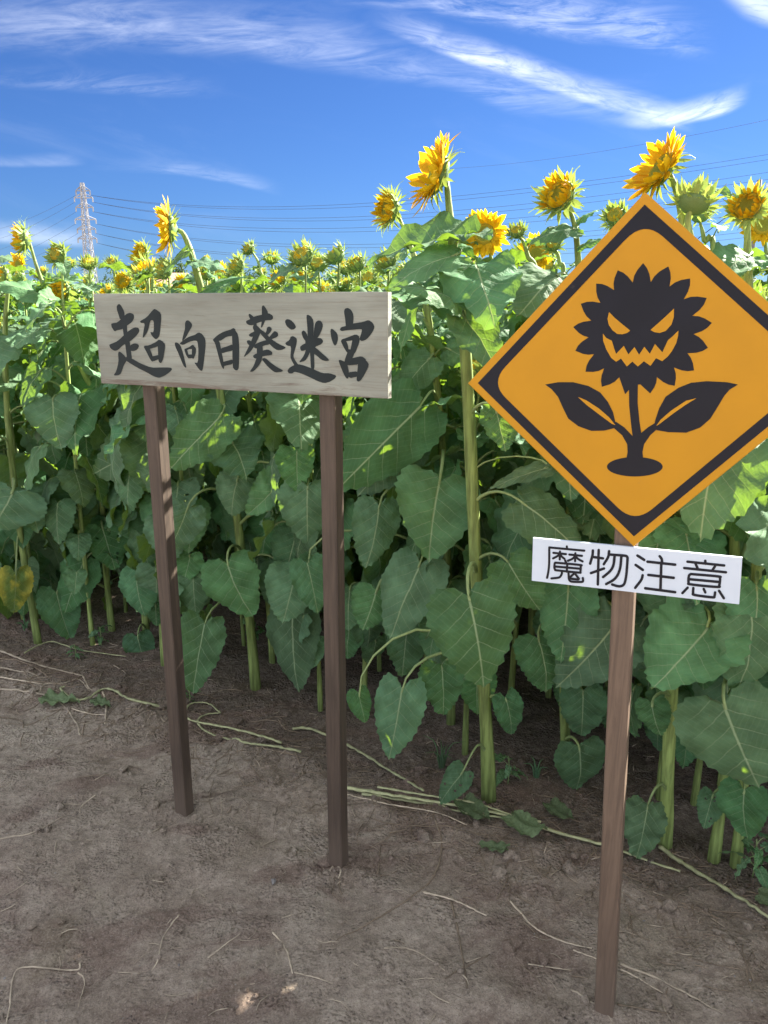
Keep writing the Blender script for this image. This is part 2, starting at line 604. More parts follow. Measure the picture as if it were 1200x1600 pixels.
POST_FEET = []
for _u, _v in ((287, 1272), (530, 1352), (952, 1588)):
    _d = ray(_u, _v)
    POST_FEET.append((EYE + _d * (-CAM_H / _d.z)).xy)


def gz(x, y):
    near = max(0.0, 1 - max(0.0, math.hypot(x, y - 2) - 4) / 6)
    if near <= 0: return 0.0
    p = Vector((x, y, 0))
    t = (p - PLANT_LINE_P).dot(INTO)
    h = 0.020 * noise.noise(p * 1.7) + 0.015 * noise.noise(p * 5.3) + 0.009 * noise.noise(p * 14) + 0.006 * noise.noise(p * 37) * max(0, noise.noise(p * 2.3) + .55)
    # the loosened edge of the field: a low rough ridge just in front of the plants
    e = math.exp(-((t + 0.22) / 0.14) ** 2)
    h += e * (0.016 + 0.022 * noise.noise(p * 9 + Vector((4, 1, 0))))
    for q in POST_FEET:
        d2 = (x - q.x) ** 2 + (y - q.y) ** 2
        if d2 < .05:
            h += (.014 + .022 * noise.noise(p * 21)) * math.exp(-d2 / .0042)
    return h * near


def on_ground(u, v, lift=0.0):
    """The point of the ground that the ray through (u, v) meets."""
    d = ray(u, v)
    p = EYE + d * (-CAM_H / d.z)
    for _ in range(4):
        p = EYE + d * ((gz(p.x, p.y) - CAM_H) / d.z)
    return p + Vector((0, 0, lift))


def axis(lo, hi, step, far):
    a = list(np.arange(lo, hi + 1e-6, step))
    s, x = step, hi
    while x < far:
        s *= 1.35; x += s; a.append(x)
    s, x = step, lo
    while x > -far:
        s *= 1.35; x -= s; a.insert(0, x)
    return a


xs, ys = axis(-2.3, 1.9, 0.016, 4000), axis(0.9, 3.7, 0.016, 4000)
gv = [(x, y, gz(x, y)) for y in ys for x in xs]
nx = len(xs)
gf = [[j * nx + i, j * nx + i + 1, (j + 1) * nx + i + 1, (j + 1) * nx + i] for j in range(len(ys) - 1) for i in range(nx - 1)]
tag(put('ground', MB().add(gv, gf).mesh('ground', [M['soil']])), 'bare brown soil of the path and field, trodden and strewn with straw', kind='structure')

# ------------------------------------------------------------------ the wooden board on two posts
def polys_mesh(name, polys, plane, inv, lift, mat, step=0.00005):
    """Flat painted shapes: POLYS are outlines in the photograph, laid on PLANE (point, normal), LIFT proud of it, in INV's frame."""
    mb = MB()
    for i, pl in enumerate(polys):
        pts = [inv @ (on_plane(u, v, *plane)) for u, v in pl]
        pts = [Vector((p.x, p.y - lift - i * step, p.z)) for p in pts]
        tri = tessellate_polygon([pts])
        fs = []
        for t in tri:
            n = (pts[t[1]] - pts[t[0]]).cross(pts[t[2]] - pts[t[0]])
            fs.append(list(t) if n.y < 0 else list(t)[::-1])
        mb.add(pts, fs)
    return mb.mesh(name, [mat], smooth=False)


def round_poly(pl, n=3):
    """Corner-cutting: softens a hand-traced outline as a brush would."""
    for _ in range(n - 1):
        q = []
        for a, b in zip(pl, pl[1:] + pl[:1]):
            q.append((a[0] * 0.8 + b[0] * 0.2, a[1] * 0.8 + b[1] * 0.2))
            q.append((a[0] * 0.2 + b[0] * 0.8, a[1] * 0.2 + b[1] * 0.8))
        pl = q
    return pl


def prism(pts_front, back, mb, slot=0, bevel=0.0015):
    """Front polygon (local, facing -Y) extruded BACK along +Y with small chamfers."""
    n = len(pts_front)
    c = sum((Vector(p) for p in pts_front), Vector()) / n
    f0 = [Vector(p) for p in pts_front]
    ins = [p + (c - p).normalized() * bevel * 1.4 for p in f0]
    v = ins + [p + Vector((0, bevel, 0)) for p in f0] + [p + Vector((0, back - bevel, 0)) for p in f0] + [p + Vector((0, back, 0)) for p in ins]
    f = [list(range(n))]
    for k in range(3):
        for i in range(n):
            j = (i + 1) % n
            f.append([k * n + i, (k + 1) * n + i, (k + 1) * n + j, k * n + j])
    f.append([3 * n + i for i in range(n)][::-1])
    mb.add(v, f, slot)


def make_post(name, foot, top, w, mat, parent, inv, depth=None):
    """A square sawn post between two points of its front face's middle."""
    a, b = inv @ foot, inv @ top
    a.z -= 0.25
    d = depth or w
    mb = MB()
    bv = 0.003
    ring = [(-w / 2 + bv, 0), (w / 2 - bv, 0), (w / 2, bv), (w / 2, d - bv), (w / 2 - bv, d), (-w / 2 + bv, d), (-w / 2, d - bv), (-w / 2, bv)]
    v, f = [], []
    N = 14
    for i in range(N):
        c = a.lerp(b, i / (N - 1))
        for (x, y) in ring:
            v.append((c.x + x, c.y + y, c.z))
    for i in range(N - 1):
        for k in range(8):
            k2 = (k + 1) % 8
            f.append([i * 8 + k, i * 8 + k2, (i + 1) * 8 + k2, (i + 1) * 8 + k])
    f.append([(N - 1) * 8 + k for k in range(8)])
    mb.add(v, f)
    return put(name, mb.mesh(name, [mat], smooth=False), parent)


YAW = R(-24.8)
NRM = Vector((math.sin(YAW), -math.cos(YAW), 0))        # the signs' front normal: local -Y
foot_l = on_ground(283, 1272)
mat1 = Matrix.Translation(foot_l) @ Matrix.Rotation(YAW, 4, 'Z')
inv1 = mat1.inverted()
plane1 = (foot_l, NRM)
plane1b = (foot_l + NRM * 0.022, NRM)                   # the board's face, in front of the posts
sign = empty('wooden_sign', mat1)
tag(sign, 'weathered whitewashed board with six brushed characters on two dark posts', 'sign')
make_post('post', on_plane(281, 1270, *plane1), on_plane(228, 560, *plane1), 0.042, M['post_dark'], sign, inv1)
make_post('post', on_plane(523, 1352, *plane1), on_plane(509, 560, *plane1), 0.042, M['post_dark'], sign, inv1)
bc = [inv1 @ on_plane(u, v, *plane1b) for u, v in ((145, 459), (606, 456), (606, 623), (158, 599))]
bd = []                                                 # wavy sawn edges
for a, b in zip(bc, bc[1:] + bc[:1]):
    for k in range(12):
        p = a.lerp(b, k / 12)
        bd.append(p + Vector((0, 0, 0.0012 * noise.noise(p * 23))) if k else p)
mb = MB()
prism([bd[0]] + bd[:0:-1], 0.0205, mb, bevel=0.0012)
put('board', mb.mesh('board', [M['board']], smooth=False), sign)

def Z(ox, oy, s):
    return lambda pl: [(ox + x / s, oy + y / s) for x, y in pl]
zA, zB = Z(160, 470, 5.4545), Z(370, 470, 5.217)
kanji = {
 'a': (zA, [
  [(122,45),(140,25),(158,35),(188,90),(192,150),(150,160),(140,120),(125,80)],
  [(75,195),(95,190),(130,185),(200,115),(235,100),(268,115),(272,145),(255,180),(220,205),(180,240),(130,250),(105,262),(80,225)],
  [(172,190),(212,190),(212,260),(235,350),(245,430),(254,500),(212,500),(200,400),(180,280)],
  [(58,375),(80,365),(130,345),(220,260),(275,225),(310,230),(318,260),(290,300),(240,345),(180,375),(135,420),(105,428),(70,405)],
  [(236,380),(270,362),(300,365),(315,385),(300,415),(270,430),(236,425)],
  [(135,440),(150,430),(195,470),(210,510),(185,545),(160,620),(140,635),(95,637),(120,600),(140,520)],
  [(180,490),(215,475),(260,495),(330,535),(420,570),(500,568),(580,568),(597,580),(580,605),(530,640),(485,657),(440,645),(380,610),(300,570),(225,525)],
  [(320,175),(380,140),(430,80),(448,67),(490,95),(505,125),(490,290),(475,318),(455,330),(425,300),(408,265),(440,270),(440,165),(410,165),(390,260),(345,325),(350,270),(365,190),(330,188)],
  [(350,385),(398,385),(432,475),(435,520),(415,510),(375,430)],
  [(352,383),(400,380),(460,350),(485,328),(532,355),(470,392),(398,412)],
  [(465,350),(530,355),(538,385),(520,500),(500,535),(478,515),(476,400)],
  [(420,475),(485,460),(485,497),(430,518)]]),
 'b': (zA, [
  [(705,190),(715,168),(735,165),(765,195),(765,220),(740,260),(715,310),(678,350),(690,290),(705,240)],
  [(618,355),(640,355),(668,380),(690,450),(718,565),(710,572),(690,550),(650,450),(620,385)],
  [(655,365),(700,330),(740,305),(790,290),(820,268),(850,280),(880,325),(880,400),(860,570),(850,600),(830,590),(800,550),(785,525),(815,530),(820,420),(812,345),(790,338),(740,350),(690,378)],
  [(697,410),(720,405),(742,480),(738,495),(715,465)],
  [(697,412),(740,395),(770,373),(788,385),(775,412),(735,412),(715,428)],
  [(763,378),(800,400),(798,450),(778,498),(762,485),(765,415)],
  [(730,458),(775,456),(772,487),(738,492)]]),
 'c': (zA, [
  [(940,330),(960,320),(1000,345),(1010,400),(1030,500),(1040,575),(1030,582),(1010,545),(985,450),(960,360)],
  [(942,330),(985,290),(1040,260),(1095,245),(1120,230),(1140,250),(1112,300),(1060,305),(1000,347)],
  [(1095,243),(1120,230),(1160,290),(1168,400),(1165,570),(1150,595),(1130,590),(1110,565),(1108,300)],
  [(1008,405),(1060,390),(1113,368),(1113,425),(1060,435),(1018,450)],
  [(1018,525),(1060,512),(1113,498),(1113,540),(1060,550),(1028,560)]]),
 'd': (zB, [
  [(205,45),(218,35),(235,55),(257,95),(245,130),(225,180),(205,220),(197,215),(205,160),(205,90)],
  [(95,115),(105,103),(140,130),(160,165),(165,205),(150,210),(135,185),(110,150)],
  [(75,165),(110,150),(150,125),(220,110),(260,100),(295,120),(297,145),(280,158),(240,158),(170,180),(130,200),(100,198),(80,185)],
  [(140,190),(165,200),(200,235),(195,260),(165,330),(140,375),(110,420),(55,463),(75,420),(100,370),(130,300),(145,250),(130,220)],
  [(97,275),(150,245),(182,245),(170,275),(130,295),(105,290)],
  [(82,325),(105,320),(134,340),(110,368),(88,350)],
  [(188,228),(230,255),(280,310),(340,350),(395,375),(400,385),(370,400),(330,403),(290,375),(240,320),(188,262)],
  [(245,220),(265,208),(288,225),(280,250),(255,280),(228,272),(245,245)],
  [(290,265),(310,245),(335,258),(340,285),(320,300),(280,315),(262,302)],
  [(150,355),(190,335),(250,318),(288,330),(270,355),(220,365),(200,384),(160,390),(140,380)],
  [(165,368),(210,363),(215,400),(210,450),(204,492),(180,530),(140,575),(105,580),(140,530),(165,460)],
  [(133,445),(170,425),(215,405),(255,395),(290,415),(292,440),(260,445),(220,450),(160,472),(140,465)],
  [(203,472),(235,465),(280,505),(330,540),(382,568),(370,578),(315,585),(280,560),(240,520)]]),
 'e': (zB, [
  [(392,165),(410,147),(440,155),(470,185),(485,215),(465,235),(440,235),(405,205)],
  [(393,345),(430,320),(440,292),(460,287),(490,305),(490,340),(475,400),(460,450),(480,490),(510,530),(475,535),(450,490),(437,460),(445,370),(410,365)],
  [(412,570),(430,545),(465,525),(500,515),(560,530),(620,555),(700,590),(760,590),(815,610),(800,635),(760,660),(715,672),(660,655),(590,620),(520,590),(470,577),(455,592),(425,592)],
  [(568,120),(580,112),(605,125),(627,160),(627,300),(632,440),(635,560),(605,560),(600,440),(580,300),(575,200)],
  [(527,255),(545,240),(565,255),(588,310),(566,335),(540,300)],
  [(640,180),(665,158),(690,165),(705,200),(690,250),(660,305),(627,300),(630,240)],
  [(515,375),(540,355),(565,345),(600,320),(660,302),(690,305),(707,330),(690,355),(640,374),(590,388),(555,405),(525,410)],
  [(566,376),(604,400),(590,440),(560,490),(505,503),(540,460),(560,420)],
  [(614,368),(650,385),(700,430),(740,465),(757,487),(725,492),(690,480),(650,445),(614,420)],
  [(560,296),(660,286),(660,374),(560,404)]]),
 'f': (zB, [
  [(763,235),(778,225),(820,265),(827,310),(815,355),(800,367),(785,345),(770,300)],
  [(875,95),(880,65),(905,57),(935,75),(953,115),(950,180),(945,215),(890,220),(885,150)],
  [(840,235),(850,215),(890,205),(945,185),(1030,172),(1075,155),(1110,180),(1125,215),(1105,260),(1060,315),(1020,330),(1000,315),(1020,250),(1020,230),(960,235),(900,240),(855,248)],
  [(845,320),(888,318),(908,360),(914,420),(900,424),(870,375)],
  [(847,318),(900,300),(975,270),(1008,300),(950,322),(885,330)],
  [(945,300),(1005,298),(1000,340),(965,430),(950,425),(925,408),(940,340)],
  [(898,393),(948,398),(962,424),(945,462),(903,442)],
  [(908,410),(950,398),(962,425),(942,472),(932,492),(876,502),(888,460)],
  [(830,485),(845,480),(900,505),(916,580),(912,632),(895,635),(870,590),(845,530)],
  [(880,493),(930,470),(1020,450),(1062,482),(1000,518),(898,528)],
  [(985,462),(1020,450),(1078,510),(1070,550),(1020,640),(995,660),(978,650),(980,610),(990,518)],
  [(905,583),(988,573),(988,617),(918,632)]]),
}
for k, (zf, pls) in kanji.items():
    put('painted_character', polys_mesh('painted_character', [zf(round_poly(p, 2)) for p in pls], plane1b, inv1, 0.0006, M['ink']), sign)

# ------------------------------------------------------------------ the diamond warning sign with its plate
foot_r = on_ground(946, 1588)
mat2 = Matrix.Translation(foot_r) @ Matrix.Rotation(YAW, 4, 'Z')
inv2 = mat2.inverted()
plane2 = (foot_r, NRM)
plane2b = (foot_r + NRM * 0.010, NRM)
warn = empty('warning_sign', mat2)
tag(warn, 'yellow diamond warning sign with grinning flower and white plate on a reddish post', 'warning sign')
make_post('post', on_plane(949, 1588, *plane2), on_plane(990, 560, *plane2), 0.040, M['post_red'], warn, inv2)
top, left, bot = (inv2 @ on_plane(u, v, *plane2b) for u, v in ((1008, 300), (731, 599), (990, 854)))
ctr = (top + bot) / 2
right = ctr * 2 - left
ctr = (top + bot + left + right) / 4


def dia(scale_m, r, n=8):
    """The diamond moved in by SCALE_M metres with corners rounded by R."""
    q = [top, right, bot, left]
    e = (top - left).length
    s = 1 - 2 * scale_m / e
    q = [ctr + (p - ctr) * s for p in q]
    if r <= 0: return q
    o = []
    for i in range(4):
        p, a, b = q[i], q[i - 1], q[(i + 1) % 4]
        da, db = (a - p).normalized(), (b - p).normalized()
        for k in range(n + 1):
            t = k / n
            o.append(p + da * r * (1 - t) ** 2 + db * r * t ** 2)
    return o


mb = MB()
prism(dia(0, 0), 0.0085, mb, bevel=0.0012)
put('yellow_panel', mb.mesh('yellow_panel', [M['yellow']], smooth=False), warn)
no, ni = dia(0.0140, 0), dia(0.0310, 0.042, 8)
outer = []
for i in range(4):
    outer += [no[i]] * 1
pts = [Vector((p.x, p.y - 0.0006, p.z)) for p in no + ni]
fs = []
for i in range(4):
    blk = [4 + i * 9 + k for k in range(9)]
    fs.append([i] + blk[::-1])
    nxt = 4 + ((i + 1) % 4) * 9
    fs.append([i, (i + 1) % 4, nxt, blk[-1]])
fs2 = []
for f in fs:
    n = (pts[f[1]] - pts[f[0]]).cross(pts[f[2]] - pts[f[0]])
    nsum = Vector()
    for a, b in zip(f, f[1:] + f[:1]):
        nsum += pts[a].cross(pts[b])
    fs2.append(f if nsum.y < 0 else f[::-1])
put('black_border', MB().add(pts, fs2).mesh('black_border', [M['black']], smooth=False), warn)

zC, zD = Z(890, 400, 5.217), Z(720, 290, 2.5)
tv = [(600,58),(662,213),(805,85),(815,250),(983,183),(930,353),(1118,342),(1000,488),(1160,545),(1010,637),(1128,748),(960,792),(1015,932),(850,908),(857,1057),(712,987),(657,1120),(578,1047),(530,1050),(490,1085),(453,1127),(405,988),(263,1066),(282,915),(130,943),(200,800),(47,772),(155,663),(30,580),(178,527),(92,390),(252,382),(217,225),(363,278),(393,117),(515,217)]
head = []
hc = Vector((590, 590))
for i, (a, b) in enumerate(zip(tv, tv[1:] + tv[:1])):
    head.append(a)
    A, B = Vector(a), Vector(b)
    if 16 <= i <= 20: continue
    for t in (0.3, 0.6):
        m_ = A.lerp(B, t)
        tipv, val = (A, B) if (A - hc).length > (B - hc).length else (B, A)
        nrm = Vector((-(B - A).y, (B - A).x)).normalized()
        axis_pt = hc.lerp(tipv, 0.8)
        if (m_ + nrm - axis_pt).length < (m_ - axis_pt).length: nrm = -nrm
        head.append(tuple(m_ + nrm * (B - A).length * 0.085))
trunk = [(657,770),(658,860),(664,920),(671,978),(640,945),(606,922),(596,945),(630,975),(650,1010),(652,1040),(646,1072),(713,1072),(710,1040),(716,1010),(740,975),(768,950),(757,928),(730,945),(705,966),(698,920),(691,850),(692,770)]
base = [(680 + 109 * math.cos(2 * math.pi * k / 36), 1098 + 38 * math.sin(2 * math.pi * k / 36)) for k in range(36)]
lf = [(330,777),(380,768),(440,768),(500,783),(545,808),(575,845),(595,885),(607,935),(597,948),(560,957),(510,958),(460,940),(420,910),(400,870),(380,825),(355,795)]
rl = [(1083,777),(1040,768),(960,764),(900,770),(850,790),(800,825),(775,870),(760,915),(755,940),(765,955),(810,963),(880,965),(935,945),(975,910),(1000,870),(1030,820),(1050,797)]
put('flower_emblem', polys_mesh('flower_emblem', [zC(head), zD(trunk), zD(base), zD(lf), zD(rl)], plane2b, inv2, 0.0006, M['black']), warn)
eyes = [[(323,457),(370,505),(430,555),(495,608),(470,627),(430,638),(390,635),(350,605),(320,560),(310,510)],
        [(852,428),(790,487),(720,550),(660,603),(690,620),(735,627),(785,610),(830,560),(850,500)],
        [(272,632),(300,668),(345,690),(365,757),(380,798),(443,732),(480,802),(530,742),(567,805),(610,740),(655,797),(697,717),(757,785),(803,685),(840,655),(888,607),(885,650),(870,710),(835,775),(800,820),(755,857),(705,832),(660,895),(607,857),(557,900),(513,860),(467,900),(420,835),(380,862),(340,830),(300,760),(275,690)]]
veins = [[(458,825),(490,838),(540,870),(580,905),(604,935),(590,930),(540,893),(490,855)],
         [(921,830),(880,840),(820,880),(780,915),(764,938),(775,932),(830,890),(880,855)]]
for nm, p in [('eye', zC(eyes[0])), ('eye', zC(eyes[1])), ('mouth', zC(eyes[2])), ('leaf_vein', zD(veins[0])), ('leaf_vein', zD(veins[1]))]:
    put(nm, polys_mesh(nm, [p], plane2b, inv2, 0.0014, M['yellow']), warn)
# white plate with round-ended lettering
mb = MB()
wp = [inv2 @ on_plane(u, v, *plane2b) for u, v in ((833, 840), (831, 907), (1155, 944), (1160, 871))]
wp = [p + Vector((0, -0.0015, 0)) for p in wp]
prism(wp, 0.006, mb, bevel=0.0006)
put('white_plate', mb.mesh('white_plate', [M['white']], smooth=False), warn)
zE, zF = Z(840, 840, 7.5), Z(980, 840, 7.059)
ma = [[(140,112),(550,150)],[(345,100),(347,125)],[(140,112),(138,300),(128,400),(114,468)],
      [(188,175),(335,190)],[(265,160),(262,252)],[(262,190),(232,215),(185,240)],[(268,192),(290,222),(318,245)],
      [(375,195),(522,210)],[(445,180),(442,272)],[(440,215),(410,245),(358,268)],[(450,218),(480,248),(530,275)],
      [(325,262),(338,292)],[(225,290),(205,295),(200,350),(212,372),(235,380),(480,405),(503,398),(508,332),(495,316),(225,290)],
      [(215,335),(500,360)],[(352,300),(345,395)],[(290,398),(282,430),(255,462),(166,474)],
      [(365,402),(370,475),(382,500),(410,512),(510,515),(535,505),(533,468)],[(428,418),(385,470),(480,486)],[(450,428),(488,478)]]
butsu = [[(650,148),(645,205),(618,302)],[(640,222),(768,240)],[(718,142),(708,545)],[(628,412),(780,358)],
         [(840,155),(828,225),(778,308)],[(850,195),(1020,208),(1050,222),(1055,255),(1045,400),(1030,500),(1010,548),(970,566),(930,562),(876,545)],
         [(905,210),(890,320),(850,390),(770,458)],[(985,215),(965,370),(910,475),(806,540)]]
chu = [[(115,195),(190,243)],[(95,298),(174,353)],[(172,412),(155,465),(90,550)],[(360,202),(380,230),(386,262)],
       [(225,262),(530,295)],[(235,408),(515,440)],[(200,555),(530,598)],[(378,270),(368,572)]]
i_ = [[(862,252),(865,285)],[(665,262),(1070,304)],[(755,285),(782,345)],[(975,302),(940,358)],[(630,332),(1090,379)],
      [(705,398),(1000,424),(1024,442),(1016,520),(992,540),(705,512),(678,492),(682,418),(705,398)],[(690,455),(1015,485)],
      [(668,548),(610,608)],[(730,552),(728,605),(745,628),(940,654),(963,640),(970,600)],[(845,562),(862,600)],[(1014,582),(1066,664)]]
for name, zf, strokes, hw in (('lettering', zE, ma, 13.2), ('lettering', zE, butsu, 15.5), ('lettering', zF, chu, 15), ('lettering', zF, i_, 14.5)):
    pls = []
    for s in strokes:
        P = [Vector(p) for p in s]
        if len(P) > 2:
            P = [Vector(p[:2]) for p in catmull([Vector((*p, 0)) for p in P], 6 * (len(P) - 1) + 1)]
        closed = (P[0] - P[-1]).length < 1
        # one quad per piece with round joints, each a hair above the last
        for a, b in zip(P, P[1:]):
            t = (b - a).normalized(); n = Vector((-t.y, t.x))
            ang0 = math.atan2(n.y, n.x)
            pl = [a + Vector((math.cos(ang0 + k * math.pi / 5), math.sin(ang0 + k * math.pi / 5))) * hw for k in range(6)]
            pl += [b + Vector((math.cos(ang0 + math.pi + k * math.pi / 5), math.sin(ang0 + math.pi + k * math.pi / 5))) * hw for k in range(6)]
            pls.append([tuple(p) for p in pl])
    put(name, polys_mesh(name, [zf(p) for p in pls], plane2b, inv2, 0.0021, M['black'], 0.000004), warn)

# ------------------------------------------------------------------ sunflower pieces
HALF = [(0, 0), (.05, -.055), (.14, -.13), (.26, -.155), (.37, -.10), (.445, .03), (.47, .17), (.455, .32), (.40, .48), (.325, .63), (.225, .78), (.11, .91), (0, 1)]


def leaf_mb(seed, hi=True, narrow=1.0, holes=False, petiole=None):
    """A heart-shaped leaf, notch at the origin, tip at (0, 1): two lofted halves."""
    rd = random.Random(seed)
    n = 34 if hi else 12
    rings = 6 if hi else 2
    fold, droop = rd.uniform(-0.32, 0.42), rd.uniform(0.05, 0.75)
    rip, rph, rfr = rd.uniform(0.03, 0.085), rd.uniform(0, 6), rd.uniform(9, 15)
    twist = rd.uniform(-0.5, 0.5)
    curl = rd.uniform(-0.3, 0.3)
    lobe = rd.uniform(-0.35, 0.5)
    skew = rd.uniform(-0.10, 0.10)
    mb = MB()
    for side in (1, -1):
        ws = rd.uniform(0.88, 1.06) * narrow
        oc = [(p.x * ws, p.y) for p in catmull([Vector((x, y, 0)) for x, y in HALF], n)]
        if hi:
            oc2 = []
            for i, (x, y) in enumerate(oc):
                a, b = oc[max(i - 1, 0)], oc[min(i + 1, n - 1)]
                t = Vector((b[0] - a[0], b[1] - a[1]))
                nn = Vector((t.y, -t.x)).normalized() if t.length else Vector((1, 0))
                if nn.x < 0 and i > 6: nn = -nn
                k = 0 if i in (0, n - 1) or i < 3 else (0.013 if i % 2 else -0.011) + rd.uniform(-.009, .009)
                oc2.append((x + nn.x * k, y + nn.y * k))
            oc = oc2
        v, f, uv = [], [], []
        for i, (x, y) in enumerate(oc):
            s = i / (n - 1)
            my = max(0.0, (s - 0.12) / 0.88) ** 1.25
            for j in range(rings + 1):
                t = j / rings
                px, py = x * t, my + (y - my) * t
                ed = t * t
                pz = fold * abs(px) * (1 - 0.6 * abs(px)) - droop * max(py, 0) ** 2 * 0.8
                pz += rip * math.sin(rfr * s * 2.2 + rph + side) * ed
                pz += curl * px * py * 0.6 * side * 0 + twist * px * side * py * 0.8
                pz -= lobe * max(0, 0.15 - py) * abs(px) * 3.0
                if hi:
                    pz += 0.004 * math.sin((py - 0.95 * abs(px)) * 6.2 * 2 * math.pi) * min(1, t * 3) * (1 - 0.4 * t)
                    pz += 0.045 * noise.noise(Vector((px * 4 * side + seed, py * 4, seed * 1.3))) + 0.012 * noise.noise(Vector((px * 13 * side + seed, py * 13, seed * 1.3)))
                v.append((px * side + skew * py * py, py, pz)); uv.append((px * side * 0.97 + 0.5, (py + 0.2) / 1.2))
        R1 = rings + 1
        for i in range(n - 1):
            for j in range(rings):
                q = [i * R1 + j, i * R1 + j + 1, (i + 1) * R1 + j + 1, (i + 1) * R1 + j]
                if holes and hi and rd.random() < 0.03 and 0 < j < rings - 1 and i > 6: continue
                f.append(q if side == 1 else q[::-1])
        mb.add(v, f, 0, None, uv)
    if petiole:
        # the leaf stalk runs back from the notch (towards -Y) and bends down
        L, bend = petiole
        path = catmull([(0, 0.04, -0.004), (0, -0.05, -0.01), (0, -L * 0.55, -0.02 - bend * 0.25 * L), (0, -L, -bend * L)], 8 if hi else 4)
        vv, ff, uu = tube(path, [0.012 + 0.012 * k / 7 for k in range(8)] if hi else [0.013, 0.016, 0.02, 0.024], 5 if hi else 3, False)
        mb.add(vv, ff, 1)
    return mb


LEAF_P = (0.75, 0.55)       # petiole length and bend in leaf lengths, for leaves that bring their stalk along
NV = 14
LEAF_HI = [leaf_mb(i, True, random.uniform(.88, 1.02), i in (3, 8), LEAF_P) for i in range(NV)]
LEAF_BLADE = [leaf_mb(i + 40, True, random.uniform(.9, 1.0), i in (2, 5)) for i in range(18)]
LEAF_SMALL = [leaf_mb(i + 80, True, random.uniform(.5, .68), False, (0.45, 0.4)) for i in range(5)]
LEAF_LO = [leaf_mb(i + 120, False, random.uniform(.85, 1.0), False, LEAF_P) for i in range(8)]
ME_LEAF = [m.mesh('leaf', [M['leaf'], M['petiole']]) for m in LEAF_HI]
ME_BLADE = [m.mesh('leaf', [M['leaf'], M['petiole']]) for m in LEAF_BLADE]
ME_SMALL = [m.mesh('leaf', [M['leaf'], M['petiole']]) for m in LEAF_SMALL]
ME_OLD = [leaf_mb(i + 60, True, .9, i == 1, LEAF_P).mesh('leaf', [M['leaf_old'], M['petiole']]) for i in range(3)]


def petal_mb(seed):
    rd = random.Random(seed)
    mb = MB()
    v = []
    w, bend, tw = rd.uniform(.16, .22), rd.uniform(-.3, .4), rd.uniform(-.5, .5)
    prof = ((0, .45), (.22, .85), (.5, 1.0), (.78, .7), (1.0, .04))
    for (y, k) in prof:
        for c in (-1, 0, 1):
            x = c * w * k
            z = bend * y * y + 0.10 * abs(c) * k * w * 4 * (0.5) + tw * x * y
            v.append((x + 0.06 * math.sin(y * 4 + seed) * y, y, z))
    f = [[i * 3 + j, i * 3 + j + 1, (i + 1) * 3 + j + 1, (i + 1) * 3 + j] for i in range(4) for j in range(2)]
    return mb.add(v, f)


def bract_mb(seed):
    rd = random.Random(seed)
    w, bend = rd.uniform(.13, .2), rd.uniform(-.45, .15)
    v = []
    for y, k in ((0, .9), (.3, 1.0), (.6, .55), (.8, .2), (1.0, .02)):
        for c in (-1, 0, 1):
            v.append((c * w * k + 0.05 * y * y * rd.uniform(-1, 1), y, bend * y * y * y * 1.2 - 0.05 * abs(c) * k))
    f = [[i * 3 + j, i * 3 + j + 1, (i + 1) * 3 + j + 1, (i + 1) * 3 + j] for i in range(4) for j in range(2)]
    return MB().add(v, f)


PETAL = [petal_mb(i) for i in range(6)]
BRACT = [bract_mb(i) for i in range(5)]
ME_PETAL = [p.mesh('petal', [M['petal']]) for p in PETAL[:4]] + [p.mesh('petal', [M['petal_deep']]) for p in PETAL[4:]]


def around(k, n, r, z, open_deg, size, jit, rd):
    """Matrix of a petal or bract: root at radius r, pointing out and OPEN_DEG above the disc's plane."""
    a = 2 * math.pi * (k + rd.uniform(-jit, jit)) / n
    e = R(open_deg + rd.uniform(-17, 17) * (1 + jit))
    out = Vector((math.cos(a), math.sin(a), 0))
    y = out * math.cos(e) + Vector((0, 0, math.sin(e)))
    z_ = Vector((0, 0, 1)) * math.cos(e) - out * math.sin(e)
    m = frame(out * r + Vector((0, 0, z)), y, z_)
    s = size * rd.uniform(0.68, 1.2)
    return m @ Matrix.Diagonal((s, s, s, 1))


